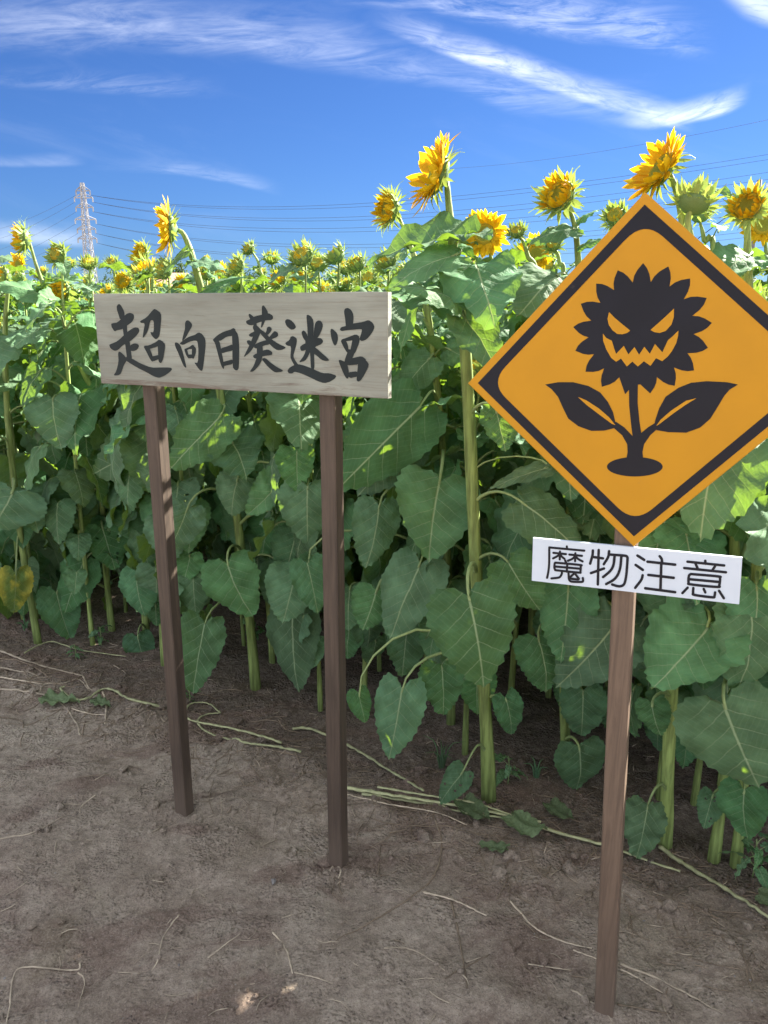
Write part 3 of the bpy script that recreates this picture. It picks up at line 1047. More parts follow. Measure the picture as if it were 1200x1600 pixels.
def head_parts(kind, seed):
    """Unit flower head (disc radius 1, facing +Z): cup, disc, list of petal matrices, bracts."""
    rd = random.Random(seed * 31 + 5)
    cup, disc, br = MB(), MB(), MB()
    prof = {'open': [(.22, -.62), (.45, -.52), (.85, -.34), (1.04, -.12), (1.02, .03)],
            'half': [(.22, -.75), (.6, -.62), (.95, -.36), (1.02, -.05), (.95, .12)],
            'bud': [(.22, -.85), (.7, -.65), (.98, -.3), (.98, .05), (.75, .35)]}[kind]
    S = 14
    v = [(r * math.cos(2 * math.pi * k / S), r * math.sin(2 * math.pi * k / S), z) for r, z in prof for k in range(S)]
    f = [[i * S + k, i * S + (k + 1) % S, (i + 1) * S + (k + 1) % S, (i + 1) * S + k] for i in range(len(prof) - 1) for k in range(S)]
    f.append(list(range(S))[::-1])
    cup.add(v, f)
    S = 20
    rr = [(1.0, .02), (.86, .16), (.62, .20), (.38, .15), (.16, .10)]
    if kind == 'bud': rr = [(.76, .34), (.6, .52), (.45, .58), (.25, .6), (.1, .6)]
    v = [(r * math.cos(2 * math.pi * (k + .5 * (i % 2)) / S), r * math.sin(2 * math.pi * (k + .5 * (i % 2)) / S), z + rd.uniform(-.03, .03)) for i, (r, z) in enumerate(rr) for k in range(S)]
    f, sl = [], []
    for i in range(len(rr) - 1):
        for k in range(S):
            f.append([i * S + k, i * S + (k + 1) % S, (i + 1) * S + (k + 1) % S, (i + 1) * S + k])
            sl.append(1 if i < 2 else 0)
    f.append([(len(rr) - 1) * S + k for k in range(S)]); sl.append(0)
    disc.add(v, f, sl)
    pet = []
    if kind == 'open':
        for ring, (n, op, sz) in enumerate(((26, 6, 1.25), (24, 22, 1.15), (18, 42, .9))):
            pet += [around(k + ring * .5, n, .96 - ring * .05, .02 + .05 * ring, op, sz, .35, rd) for k in range(n)]
    elif kind == 'half':
        for ring, (n, op, sz) in enumerate(((20, 64, .82), (18, 88, .72), (12, 112, .58))):
            pet += [around(k + ring * .5, n, .92 - ring * .1, .05 + .05 * ring, op, sz, .35, rd) for k in range(n)]
    else:
        pet += [around(k, 10, .6, .3, 100, .5, .5, rd) for k in range(10)]
    specs = {'open': ((18, -8, .95, -.1), (16, -30, .8, -.3)),
             'half': ((22, 40, 1.05, .0), (20, 12, 1.0, -.2), (12, -30, .7, -.45)),
             'bud': ((18, 85, .95, .1), (18, 55, 1.05, -.05), (18, 22, 1.0, -.25), (10, -20, .7, -.5))}[kind]
    for n, op, sz, z in specs:
        for k in range(n):
            br.add_mb(BRACT[rd.randrange(5)], around(k, n, .98, z, op, sz, .35, rd))
    return cup, disc, pet, br


HEADS = {}
for kd in ('open', 'half', 'bud'):
    for vr in range(3):
        cup, disc, pet, br = head_parts(kd, vr + {'open': 0, 'half': 10, 'bud': 20}[kd])
        pm = MB()
        pi = [random.randrange(4) if random.random() < .75 else 4 + random.randrange(2) for _ in pet]
        for q, i in zip(pet, pi): pm.add_mb(PETAL[i], q)
        al = MB()
        for o, s in ((cup, 0), (br, 3)):
            al.add(np.vstack(o.v), o.f, s)
        al.add(np.vstack(disc.v), disc.f, [1 + m for m in disc.m])
        al.add(np.vstack(pm.v), pm.f, 4)
        HEADS[kd, vr] = dict(pet=pet, pi=pi, all=al, cup=cup.mesh('flower_head', [M['sepal_cup']]), disc=disc.mesh('disc', [M['disc_center'], M['disc_rim']]),
                             petals=pm.mesh('petals', [M['petal']]), bracts=br.mesh('bracts', [M['bract']]))


def set_head(plant, kind, var, pos, face, r, inv, single=False):
    hd = HEADS[kind, var]
    z = face.normalized()
    q = z.to_track_quat('Z', 'Y').to_matrix().to_4x4()
    m = Matrix.Translation(inv @ pos) @ q @ Matrix.Rotation(random.uniform(0, 6.28), 4, 'Z') @ Matrix.Diagonal((r, r, r, 1))
    h = put('flower_head', hd['cup'], plant, m)
    put('disc', hd['disc'], h)
    b = put('bracts', hd['bracts'], h); b['kind'] = 'stuff'
    if single:
        for pmx, i in zip(hd['pet'], hd['pi']):
            put('petal', ME_PETAL[i], h, pmx)
    else:
        p = put('petals', hd['petals'], h); p['kind'] = 'stuff'
    return h


def leaf_schedule(Hp, n, rd, lean=None, lo=.2, hi=.95):
    """(height, azimuth, size, pitch) of a plant's leaves from bottom to top."""
    out = []
    az = rd.uniform(0, 360)
    for i in range(n):
        f = lo + (hi - lo) * i / (n - 1)
        az += 137.5 + rd.uniform(-18, 18)
        size = np.interp(f, (.15, .3, .5, .7, .85, .97), (.13, .18, .215, .20, .16, .09)) * rd.uniform(.72, 1.22)
        pitch = np.interp(f, (.15, .5, .72, .88, 1), (-72, -58, -42, -18, 14)) + rd.uniform(-24, 20)
        a = az
        if lean is not None and rd.random() < .55:
            d = (lean - a + 180) % 360 - 180
            a += d * .6
        out.append((f * Hp, R(a), size, R(pitch)))
    return out


def leaf_matrix(stem_pt, az, size, pitch, rd, L=LEAF_P):
    """A leaf with its stalk on, so that the stalk's end meets the stem."""
    out = Vector((math.cos(az), math.sin(az), 0))
    y = out * math.cos(pitch) + Vector((0, 0, math.sin(pitch)))
    z = Vector((0, 0, 1)) * math.cos(pitch) - out * math.sin(pitch)
    m = frame(Vector(), y, z)
    roll = Matrix.Rotation(rd.uniform(-.5, .5), 4, 'Y')
    m = m @ roll @ Matrix.Diagonal((size, size, size, 1))
    root = m @ Vector((0, -L[0], -L[1] * L[0]))
    m.translation = stem_pt - root
    return m


def leaf_curve_matrix(stem_pt, az, size, pitch, rd):
    """A hanging leaf: its stalk arches up and out from the stem and the blade hangs from its end."""
    out = Vector((math.cos(az), math.sin(az), 0))
    y = out * math.cos(pitch) + Vector((0, 0, math.sin(pitch)))
    z = Vector((0, 0, 1)) * math.cos(pitch) - out * math.sin(pitch)
    sz = Vector((out.y, -out.x, 0)) * rd.uniform(-.6, .6)
    m = frame(Vector(), y + sz * .5, z + sz)
    L = size * rd.uniform(.55, .85)
    notch = stem_pt + out * L * .85 + Vector((0, 0, L * rd.uniform(.15, .6)))
    m.translation = notch
    return m @ Matrix.Diagonal((size * rd.uniform(1.05, 1.28), size, size, 1)), notch


def petiole_path(S, N, ydir, n=9, lift=0.35):
    d = (N - S).length
    c1 = S + (N - S) * .35 + Vector((0, 0, d * lift))
    c2 = N - ydir * d * .28 + Vector((0, 0, d * .05))
    out = []
    for i in range(n):
        t = i / (n - 1)
        out.append(S * (1 - t) ** 3 + c1 * 3 * t * (1 - t) ** 2 + c2 * 3 * t * t * (1 - t) + N * t ** 3)
    return out


STEM_AT = {}


class Plant:
    """One sunflower: an Empty at its foot; parts stem, leaf (> petiole), flower_head (> disc, bracts, petals)."""

    def __init__(self, pts, r0, label, group='sunflowers of the field', seed=0):
        self.rd = random.Random(seed)
        self.path = catmull(pts, 22)
        self.base = self.path[0].copy()
        self.root = empty('sunflower', Matrix.Translation(self.base))
        tag(self.root, label, 'sunflower', group)
        self.inv = Matrix.Translation(-self.base)
        r0 *= .86
        self.r0 = r0
        n = len(self.path)
        rad = [r0 * (1.12 - .5 * i / n if i > 1 else 1.25) * (1 + .07 * ((i % 4) == 0)) for i in range(n)]
        rad = [max(r * (1 if i < n * .6 else 1 - .5 * (i - n * .6) / (n * .4)), .0035) for i, r in enumerate(rad)]
        pp = [p - self.base for p in self.path]
        pp[0] = pp[0] - Vector((0, 0, .06))
        v, f, uv = tube(pp, rad, 9)
        put('stem', MB().add(v, f, 0, None, uv).mesh('stem', [M['stem']]), self.root)

    def stem_at(self, z):
        for a, b in zip(self.path, self.path[1:]):
            if a.z <= z <= b.z:
                return a.lerp(b, (z - a.z) / max(b.z - a.z, 1e-6))
        return self.path[-1].copy() if z > self.path[-1].z else self.path[0].copy()

    def leaf(self, m, S, me=None, r=.0042, lift=.35):
        me = me or ME_BLADE[self.rd.randrange(len(ME_BLADE))]
        lm = self.inv @ m
        o = put('leaf', me, self.root, lm)
        N = m.translation
        yd = (m.to_3x3() @ Vector((0, 1, 0))).normalized()
        path = petiole_path(S, N + yd * .012, yd, 8, lift)
        im = m.inverted()
        # in the leaf's own frame, thin enough after its scale
        sc = m.to_scale().y
        path = [im @ p for p in path]
        v, f, uv = tube(path, [(r * 1.25 - r * .55 * k / 7) / sc for k in range(8)], 5, False)
        put('petiole', MB().add(v, f, 0, None, uv).mesh('petiole', [M['petiole']]), o)
        return o

    def grow(self, n, lo=.2, hi=.95, lean=None, scale=1.0, skip=None):
        Hp = self.path[-1].z - self.base.z
        for h, az, size, pitch in leaf_schedule(Hp, n, self.rd, lean, lo, hi):
            S = self.stem_at(self.base.z + h)
            if h / Hp > .86:
                m = leaf_matrix(S, az, size * scale, pitch, self.rd, (0.45, 0.4))
                put('leaf', ME_SMALL[self.rd.randrange(5)], self.root, self.inv @ m)
                continue
            m, N = leaf_curve_matrix(S, az, size * scale, pitch, self.rd)
            if skip is not None and skip(m, S): continue
            self.leaf(m, S)

    def px_leaf(self, n_px, t_px, w_px, out=.16, tilt=.05, yaw=0.0, roll=0.0, me=None, lift=.35, up=None, flat=False):
        """A leaf seen in the photograph: notch and tip as seen, OUT metres in front of the stem, its tip TILT nearer."""
        ym = np.mean([p.y for p in self.path])
        d0 = at(*n_px, ym)
        zz = max(self.base.z + .05, d0.z)
        S0 = self.stem_at(min(zz, self.path[-1].z))
        y = S0.y - out
        N = at(*n_px, y)
        T = at(*t_px, y - tilt)
        yv = T - N
        L = yv.length
        W = w_px / FPX * (N - EYE).length
        view = (EYE - N).normalized()
        nz = view + Vector((self.rd.uniform(-.2, .2), 0, self.rd.uniform(.25, .6))) + Vector((yaw, 0, 0))
        if flat:                                        # a leaf held out level, seen nearly along its blade
            nz = Vector((self.rd.uniform(-.3, .3), self.rd.uniform(-.2, .2), 1)) + view * (.25 + w_px / 130)
            W = L * self.rd.uniform(.62, .8)
        m = frame(N, yv, nz)
        m = m @ Matrix.Rotation(roll + self.rd.uniform(-.15, .15), 4, 'Y') @ Matrix.Diagonal((W / .84, L, (L + W) * .5, 1))
        S = self.stem_at(min(N.z - .03 + .0 * L, self.path[-1].z - .02)) if up is None else self.stem_at(N.z + up)
        return self.leaf(m, S, me, r=.0036 + .006 * L, lift=lift)


# ------------------------------------------------------------------ the plants one can tell apart
hero = {}


def px_plant(key, foot, stem_px, kind, head_px, face, r, label, r0=.02, y=None, dy=0.0, leaves=10, lo=.3, hi=.95, lean=None, single=False, scale=1.0, var=None, skip=None, topleaves=0):
    base = on_ground(*foot)
    if y is not None:
        # hidden foot: the given distance, straight below the lowest stem point seen
        p = at(*stem_px[0], y)
        base = Vector((p.x + random.uniform(-.05, .05), y, gz(p.x, y)))
    yb = base.y
    n = len(stem_px)
    pts = [base] + [at(u, v, yb + dy * (i + 1) / (n + 1)) for i, (u, v) in enumerate(stem_px)]
    hp = at(*head_px, yb + dy)
    fv = Vector(face).normalized()
    pts.append(hp - fv * r * .62)
    p = Plant(pts, r0, label, seed=hash(key) % 1000 if isinstance(key, int) else sum(map(ord, key)))
    set_head(p.root, kind, random.randrange(3) if var is None else var, hp, fv, r, p.inv, single)
    p.grow(leaves, lo, hi, lean, scale, skip)
    if topleaves: p.grow(topleaves, .84, .97, None, 1.25)
    hero[key] = p
    return p


CAMWARD = 240     # azimuth (degrees) from the row towards the path
LFT = (-.86, -.46, .12)
px_plant('A', (765, 1250), [(757, 1090), (744, 900), (733, 650), (722, 480), (708, 385), (702, 330)], 'open', (681, 274), (-.93, -.24, .36), .050, 'tallest open sunflower in front row, right of the wooden board', .0215, leaves=5, lo=.84, hi=.9, single=True)
px_plant('B', None or (400, 1075), [(388, 950), (367, 780), (345, 620), (325, 500), (303, 410), (288, 368)], 'open', (264, 358), (-.95, -.28, .04), .047, 'tall open sunflower facing left above the middle of the wooden board', .020, leaves=5, lo=.80, hi=.92, single=True)
px_plant('C', (60, 1005), [(45, 920), (30, 820), (12, 650), (8, 520), (12, 460)], 'half', (6, 432), LFT, .036, 'sunflower at the left end of the front row with bare lower stem', .0165, leaves=9, lo=.35)
px_plant('D', (885, 1215), [(880, 1080), (890, 800), (905, 500), (903, 400), (896, 345)], 'half', (874, 305), (-.62, -.6, .38), .042, 'half open spiky sunflower on tall stem left of the yellow sign tip', .0135, leaves=11, lo=.45, hi=.9, single=True)
px_plant('F', (1040, 1320), [(1046, 1150), (1058, 930), (1070, 650), (1075, 420), (1062, 315)], 'open', (1033, 264), (-.90, -.18, .44), .041, 'open ragged sunflower rising just behind the yellow sign tip', .0195, leaves=10, lo=.45, hi=.9, single=True)
px_plant('G', (1115, 1345), [(1130, 1230), (1152, 1000), (1135, 700), (1090, 430), (1075, 350)], 'bud', (1086, 312), (.3, .3, .7), .036, 'green sunflower bud right of yellow sign tip, seen from behind', .016, leaves=11, lo=.45, hi=.94)
px_plant('I', (1150, 1352), [(1160, 1240), (1180, 1000), (1180, 700), (1170, 450), (1168, 365)], 'half', (1168, 322), (-.62, -.72, .25), .031, 'half open sunflower by the right edge, facing the path', .015, leaves=10, lo=.45, hi=.9, single=True)
px_plant('J', (705, 1130), [(702, 950), (692, 720), (678, 560), (660, 450), (642, 385)], 'half', (607, 326), (-.85, -.5, .1), .042, 'smaller half open sunflower close left of the tallest one', .0155, leaves=6, lo=.76, hi=.92, single=True)
px_plant('K', (175, 985), [(165, 880), (150, 640), (122, 540), (108, 480)], 'half', (96, 452), (-.55, -.75, -.1), .045, 'half open sunflower just left of the wooden board corner', .016, leaves=12, lo=.35, hi=.92, single=True)
px_plant('L', (230, 1000), [(215, 850), (185, 700), (100, 520), (62, 430)], 'half', (34, 374), LFT, .045, 'half open sunflower standing tallest at far left of the field', .016, leaves=11, lo=.35, hi=.9, single=True)
px_plant('N', (120, 960), [(122, 870), (140, 640), (140, 520), (141, 450)], 'bud', (139, 412), (.1, -.5, .8), .032, 'small green bud in front of the pylon, left of the board', .012, leaves=11, lo=.3)

hidden = [
    # stem px, kind, head px, facing, radius, distance, label
    ([(775, 600), (770, 430)], 'open', (757, 366), (-.3, -.9, .15), .045, 2.75, 'open orange-rimmed sunflower half behind a leaf beside the tallest one'),
    ([(840, 520), (823, 395)], 'bud', (808, 362), (-.3, -.5, .6), .027, 2.6, 'small green bud right of the tallest sunflower'),
    ([(850, 520), (845, 440)], 'open', (838, 398), (-.4, -.8, .2), .042, 3.0, 'orange sunflower low behind the half open spiky one'),
    ([(880, 500), (874, 410)], 'bud', (864, 382), (-.4, -.7, .5), .030, 2.8, 'spiky bud in front of the low orange sunflower'),
    ([(985, 480), (975, 380)], 'bud', (962, 338), (-.5, -.75, .4), .036, 2.6, 'green bud peeping over the left edge of the yellow sign'),
    ([(1200, 480), (1197, 395)], 'open', (1193, 352), (-.4, -.85, .2), .045, 3.0, 'orange sunflower cut by the right edge of the photo'),
    ([(1110, 460), (1100, 375)], 'bud', (1094, 335), (.1, .2, .9), .032, 2.5, 'lower green bud right of the yellow sign tip'),
    ([(240, 520), (238, 430)], 'half', (221, 398), (-.6, -.65, .3), .047, 3.9, 'yellow half open sunflower above the left part of the board'),
    ([(245, 500), (242, 455)], 'open', (231, 434), (-.45, -.8, .2), .042, 4.3, 'open yellow sunflower just above the board, left of the tall one'),
    ([(190, 520), (180, 440)], 'bud', (175, 411), (-.2, -.6, .7), .034, 4.1, 'green bud above the left corner of the board'),
    ([(200, 500), (198, 465)], 'half', (194, 441), (-.3, -.8, .4), .042, 3.9, 'half open bud low over the left corner of the board'),
    ([(325, 500), (324, 430)], 'half', (322, 406), (-.3, -.5, .7), .022, 4.4, 'tiny yellow bud right of the tall board sunflower'),
    ([(350, 500), (348, 450)], 'open', (344, 426), (-.5, -.75, .3), .040, 5.0, 'orange sunflower low over the board, right of the tall one'),
    ([(412, 500), (406, 420)], 'bud', (389, 389), (-.6, -.5, .4), .033, 3.9, 'green bud leaning left above the middle of the board'),
    ([(432, 520), (428, 440)], 'bud', (424, 404), (.1, -.6, .8), .037, 4.0, 'round green bud above the middle of the board'),
    ([(440, 520), (438, 460)], 'bud', (438, 433), (-.1, -.9, .4), .042, 3.9, 'green bud low over the board, facing the path'),
    ([(470, 520), (467, 460)], 'half', (465, 432), (-.3, -.85, .4), .042, 4.0, 'yellow green bud low over the board, right of its middle'),
    ([(503, 520), (500, 450)], 'bud', (496, 413), (-.1, -.8, .6), .045, 3.9, 'spiky yellow green bud above the right part of the board'),
    ([(543, 520), (540, 450)], 'bud', (541, 418), (.1, -.6, .8), .045, 3.9, 'spiky green bud above the right end of the board'),
    ([(572, 520), (570, 470)], 'bud', (566, 442), (-.5, -.7, .4), .042, 3.8, 'green bud at the very right end of the board, leaning left'),
    ([(35, 520), (33, 445)], 'open', (29, 413), (-.4, -.85, .2), .034, 4.4, 'small orange sunflower below the tallest one at far left'),
    ([(110, 520), (105, 440)], 'bud', (110, 412), (.1, -.5, .8), .030, 4.6, 'small green bud between the far left sunflower and the pylon'),
    ([(522, 520), (520, 450)], 'bud', (522, 432), (.1, -.5, .8), .036, 4.3, 'green bud between the two spiky buds over the board'),
    ([(408, 520), (404, 450)], 'bud', (408, 425), (.1, -.5, .8), .030, 4.8, 'small pale bud low behind the leaning bud over the board'),
]
for i, (spx, kd, hpx, fc, r, y, lab) in enumerate(hidden):
    px_plant(i, (0, 0), spx, kd, hpx, fc, r * .88, lab, .011, y=y, leaves=9, lo=.45, hi=.9, topleaves=6)

# ------------------------------------------------------------------ leaves one can tell apart in the front row
A, B, C, D, F, G, I, J, K, L, N = (hero[k] for k in 'ABCDFGIJKLN')
for pl, npx, tpx, w, out, tilt, kw in [
    (C, (25, 895), (24, 965), 48, .10, .03, dict(me=ME_OLD[0])),
    (K, (131, 878), (96, 960), 62, .16, .06, dict(roll=.3)),
    (K, (88, 925), (104, 1006), 58, .12, .04, {}),
    (K, (160, 825), (180, 892), 62, .14, .05, {}),
    (K, (120, 765), (90, 818), 66, .18, .07, {}),
    (C, (20, 768), (-8, 830), 95, .2, .08, {}),
    (L, (228, 698), (146, 738), 92, .22, .12, {}),
    (B, (345, 650), (262, 732), 84, .2, .1, {}),
    (B, (362, 690), (395, 742), 90, .16, .08, {}),
    (B, (372, 748), (352, 802), 62, .16, .05, {}),
    (B, (442, 750), (390, 810), 64, .2, .08, {}),
    (B, (292, 795), (268, 872), 66, .24, .06, dict(roll=-.3)),
    (L, (238, 895), (205, 940), 64, .2, .05, {}),
    (L, (240, 800), (212, 880), 62, .16, .05, {}),
    (B, (355, 880), (380, 970), 92, .22, .08, dict(roll=.25)),
    (B, (462, 835), (446, 904), 72, .22, .06, dict(roll=-.2)),
    (B, (320, 975), (296, 1087), 78, .25, .08, {}),
    (B, (457, 957), (452, 1088), 86, .24, .08, dict(roll=.15)),
    (L, (215, 995), (226, 1048), 44, .12, .03, dict(lift=.8)),
    (B, (435, 885), (425, 948), 54, .12, .04, {}),
    (J, (480, 880), (500, 960), 60, .1, .04, {}),
    (J, (687, 752), (660, 868), 134, .34, .12, dict(roll=-.15)),
    (J, (592, 790), (585, 892), 84, .22, .05, {}),
    (J, (656, 881), (606, 998), 100, .30, .10, dict(roll=.2)),
    (J, (588, 923), (572, 985), 78, .22, .06, {}),
    (A, (732, 932), (768, 1077), 145, .26, .10, dict(roll=-.1)),
    (A, (628, 1076), (610, 1200), 86, .16, .06, dict(lift=.5)),
    (J, (636, 980), (628, 1062), 66, .14, .04, {}),
    (A, (817, 787), (935, 862), 92, .12, .06, {}),
    (A, (856, 731), (770, 752), 30, .10, .04, {}),
    (D, (888, 920), (880, 1040), 92, .18, .06, {}),
    (D, (964, 972), (884, 1078), 120, .22, .08, {}),
    (D, (840, 997), (872, 1084), 86, .16, .06, {}),
    (D, (911, 1080), (911, 1168), 70, .10, .03, {}),
    (D, (905, 1167), (917, 1244), 74, .08, .03, dict(lift=.6)),
    (F, (1109, 975), (1030, 1080), 128, .18, .08, dict(roll=.1)),
    (G, (1131, 1101), (1184, 1247), 138, .20, .08, {}),
    (I, (1163, 1234), (1154, 1315), 66, .08, .03, {}),
    (G, (1114, 1241), (1098, 1296), 36, .05, .02, dict(me=ME_BLADE[2])),
    (F, (1118, 728), (1190, 852), 120, .14, .06, {}),
    (F, (1038, 815), (1015, 905), 96, .10, .05, {}),
    (I, (1182, 915), (1194, 1035), 90, .12, .05, {}),
    (F, (1018, 1098), (1025, 1154), 54, .08, .03, {}),
    (F, (1012, 1258), (1001, 1347), 62, .08, .03, dict(lift=.9)),
    (F, (1095, 925), (1112, 992), 66, .12, .04, {}),
    (A, (560, 1082), (572, 1134), 36, .12, .02, dict(lift=.9)),
    (A, (724, 1206), (680, 1257), 42, .10, .02, dict(me=ME_BLADE[5], lift=1.1)),
    (J, (655, 637), (532, 756), 118, .24, .12, dict(roll=-.2)),
    (J, (640, 690), (560, 770), 90, .16, .08, {}),
    (A, (775, 640), (790, 705), 62, .10, .05, {}),
    (J, (672, 560), (622, 602), 60, .12, .05, {}),
    (J, (700, 545), (742, 566), 40, .05, .03, {}),
    (J, (640, 590), (610, 650), 44, .10, .04, {}),
    (A, (795, 880), (840, 960), 80, .10, .05, {}),
    (A, (690, 1040), (700, 1120), 72, .06, .03, {}),
    (A, (790, 1090), (810, 1160), 46, .04, .02, {}),
    # the leaves round the tall heads
    (A, (716, 374), (568, 370), 46, .10, -.1, dict(flat=True)),
    (A, (712, 400), (608, 414), 66, .16, .05, dict(flat=True)),
    (A, (716, 398), (640, 372), 44, .04, -.1, dict(flat=True)),
    (A, (722, 372), (762, 345), 46, .10, .1, dict(flat=True)),
    (A, (712, 470), (640, 425), 70, .18, .1, dict(flat=True)),
    (A, (720, 468), (578, 452), 40, .08, .0, dict(flat=True)),
    (A, (728, 500), (790, 580), 84, .16, .1, dict(flat=True)),
    (A, (716, 455), (775, 405), 60, .05, -.1, dict(flat=True)),
    (D, (903, 345), (931, 318), 20, .0, .0, dict(flat=True)),
    (D, (901, 358), (835, 352), 24, .03, .03, dict(flat=True)),
    (D, (905, 385), (940, 368), 24, .02, .03, dict(flat=True)),
    (F, (1074, 300), (1142, 284), 26, .03, .05, dict(flat=True)),
    (B, (292, 392), (245, 420), 40, .06, .05, dict(flat=True)),
    (B, (302, 408), (352, 412), 44, .06, .05, dict(flat=True)),
    (B, (318, 455), (362, 410), 44, .06, .05, dict(flat=True)),
    (L, (72, 445), (118, 425), 34, .05, .05, dict(flat=True)),
    (L, (80, 470), (10, 420), 46, .08, .08, dict(flat=True)),
    (I, (1172, 400), (1110, 420), 60, .10, .1, dict(flat=True)),
    (I, (1176, 420), (1235, 395), 50, .05, .05, dict(flat=True)),
]:
    pl.px_leaf(npx, tpx, w, out, tilt, **kw)

# ------------------------------------------------------------------ the crowd of plants behind them
taken = [p.base for p in hero.values()]
spots = []
rd = random.Random(11)
for t in np.arange(.16, 8.2, .235):
    for s in np.arange(-9, 9, .235):
        p = PLANT_LINE_P + ROW * (s + rd.uniform(-.1, .1)) + INTO * (t + rd.uniform(-.1, .1))
        if p.y < 1.0: continue
        d = math.hypot(p.x, p.y)
        # wide enough for what the camera sees, and for the shade that the plants cast from the right
        if not (-.56 * p.y - .7 < p.x < .56 * p.y + (1.5 if t < 2.5 else .6)): continue
        if any((p - q).length < .17 for q in taken): continue
        spots.append((d, t, p))
spots.sort(key=lambda q: q[0])


def plant_height(rd): return rd.gauss(1.615, .08)


NEAR_LAB = 'leafy sunflower crowded close behind the front row, its head hidden among leaves'
FAR_LAB = 'leafy sunflower deep in the crowded field, showing only its top'
near_n, far_n = 90, 176
KINDS = ['bud'] * 8 + ['half'] * 1
for i, (d, t, p) in enumerate(spots[:near_n]):
    r2 = random.Random(1000 + i)
    Hp = plant_height(r2) - (.12 if p.x > 0 and p.y < 2.6 else 0)
    z0 = gz(p.x, p.y)
    lean = Vector((r2.uniform(-.1, .1), r2.uniform(-.1, .1), 0))
    pts = [Vector((p.x, p.y, z0)), Vector((p.x, p.y, z0 + Hp * .4)) + lean * .3, Vector((p.x, p.y, z0 + Hp * .8)) + lean * .8, Vector((p.x, p.y, z0 + Hp)) + lean]
    fv = Vector((r2.uniform(-.9, -.1), r2.uniform(-.8, -.1), r2.uniform(.2, .9))).normalized()
    r = r2.uniform(.031, .041)
    pts[-1] -= fv * r * .6
    pl = Plant(pts, r2.uniform(.008, .0135), NEAR_LAB, 'sunflowers crowded behind the front row', 3000 + i)
    set_head(pl.root, r2.choice(KINDS), r2.randrange(3), pts[-1] + fv * r * .6, fv, r, pl.inv)
    pl.grow(22 if t < .8 else 17, .18, .87, CAMWARD if t < .8 else None, .88 if t < .8 else 1.0)
    pl.grow(6, .83, .98, None, 1.2)

# prototypes for plants too far in to show their parts: one mesh each
PLANT_MATS = [M['leaf'], M['petiole'], M['stem'], M['sepal_cup'], M['disc_center'], M['disc_rim'], M['bract'], M['petal']]
protos = []
for i in range(10):
    r2 = random.Random(500 + i)
    mb = MB()
    Hp = 1.58 + r2.uniform(-.12, .12)
    lean = Vector((r2.uniform(-.1, .1), r2.uniform(-.1, .1), 0))
    path = catmull([Vector((0, 0, -.05)), Vector((0, 0, Hp * .4)) + lean * .3, Vector((0, 0, Hp)) + lean], 10)
    v, f, uv = tube(path, [.011 - .006 * k / 9 for k in range(10)], 6)
    mb.add(v, f, 2)
    for h, az, size, pitch in leaf_schedule(Hp, 14, r2):
        k = min(int(h / Hp * 9), 8)
        S = path[k].lerp(path[k + 1], h / Hp * 9 - k)
        mb.add_mb((LEAF_LO if i % 2 else LEAF_HI)[r2.randrange(8)], leaf_matrix(S, az, size, pitch, r2))
    for h, az, size, pitch in leaf_schedule(Hp, 6, r2, None, .85, .98):
        k = min(int(h / Hp * 9), 8)
        S = path[k].lerp(path[k + 1], h / Hp * 9 - k)
        mb.add_mb(LEAF_SMALL[r2.randrange(5)] if i % 2 == 0 else LEAF_LO[r2.randrange(8)], leaf_matrix(S, az, size * 1.2, pitch, r2))
    fv = Vector((r2.uniform(-.9, -.1), r2.uniform(-.8, -.1), r2.uniform(.2, .9))).normalized()
    r = r2.uniform(.030, .042)
    kd = ['bud', 'half', 'bud', 'bud', 'bud', 'bud', 'bud', 'bud', 'bud', 'half'][i]
    m = Matrix.Translation(path[-1] + fv * r * .6) @ fv.to_track_quat('Z', 'Y').to_matrix().to_4x4() @ Matrix.Diagonal((r, r, r, 1))
    al = HEADS[kd, i % 3]['all']
    mb.add(np.vstack(al.v), al.f, [3 + s for s in al.m], m)
    protos.append((mb, mb.mesh('sunflower', PLANT_MATS)))
for i, (d, t, p) in enumerate(spots[near_n:near_n + far_n]):
    r2 = random.Random(7000 + i)
    o = put('sunflower', protos[r2.randrange(10)][1])
    o.location = (p.x, p.y, gz(p.x, p.y))
    o.rotation_euler = (0, 0, r2.uniform(-.5, .5))
    s = r2.uniform(.92, 1.06)
    o.scale = (s, s, s)
    tag(o, FAR_LAB, 'sunflower', 'sunflowers deep in the field')
# beyond: the rest of the field as one mass
mass = MB()
lo = [protos[k][0] for k in (1, 3, 5, 7, 9)]
rest_spots = [p for d, t, p in spots[near_n + far_n:]]
rd = random.Random(5)
for k in range(420):
    y = rd.uniform(8.5, 30)
    rest_spots.append(Vector((rd.uniform(-.6, .6) * y, y, 0)))
for p in rest_spots:
    s = rd.uniform(.9, 1.06)
    mass.add_mb(lo[rd.randrange(5)], Matrix.Translation(p) @ Matrix.Rotation(rd.uniform(-.5, .5), 4, 'Z') @ Matrix.Diagonal((s, s, s, 1)))
tag(put('distant_sunflowers', mass.mesh('distant_sunflowers', PLANT_MATS)), 'mass of sunflowers filling the far part of the field', 'sunflowers', kind='stuff')

# ------------------------------------------------------------------ things lying on the soil


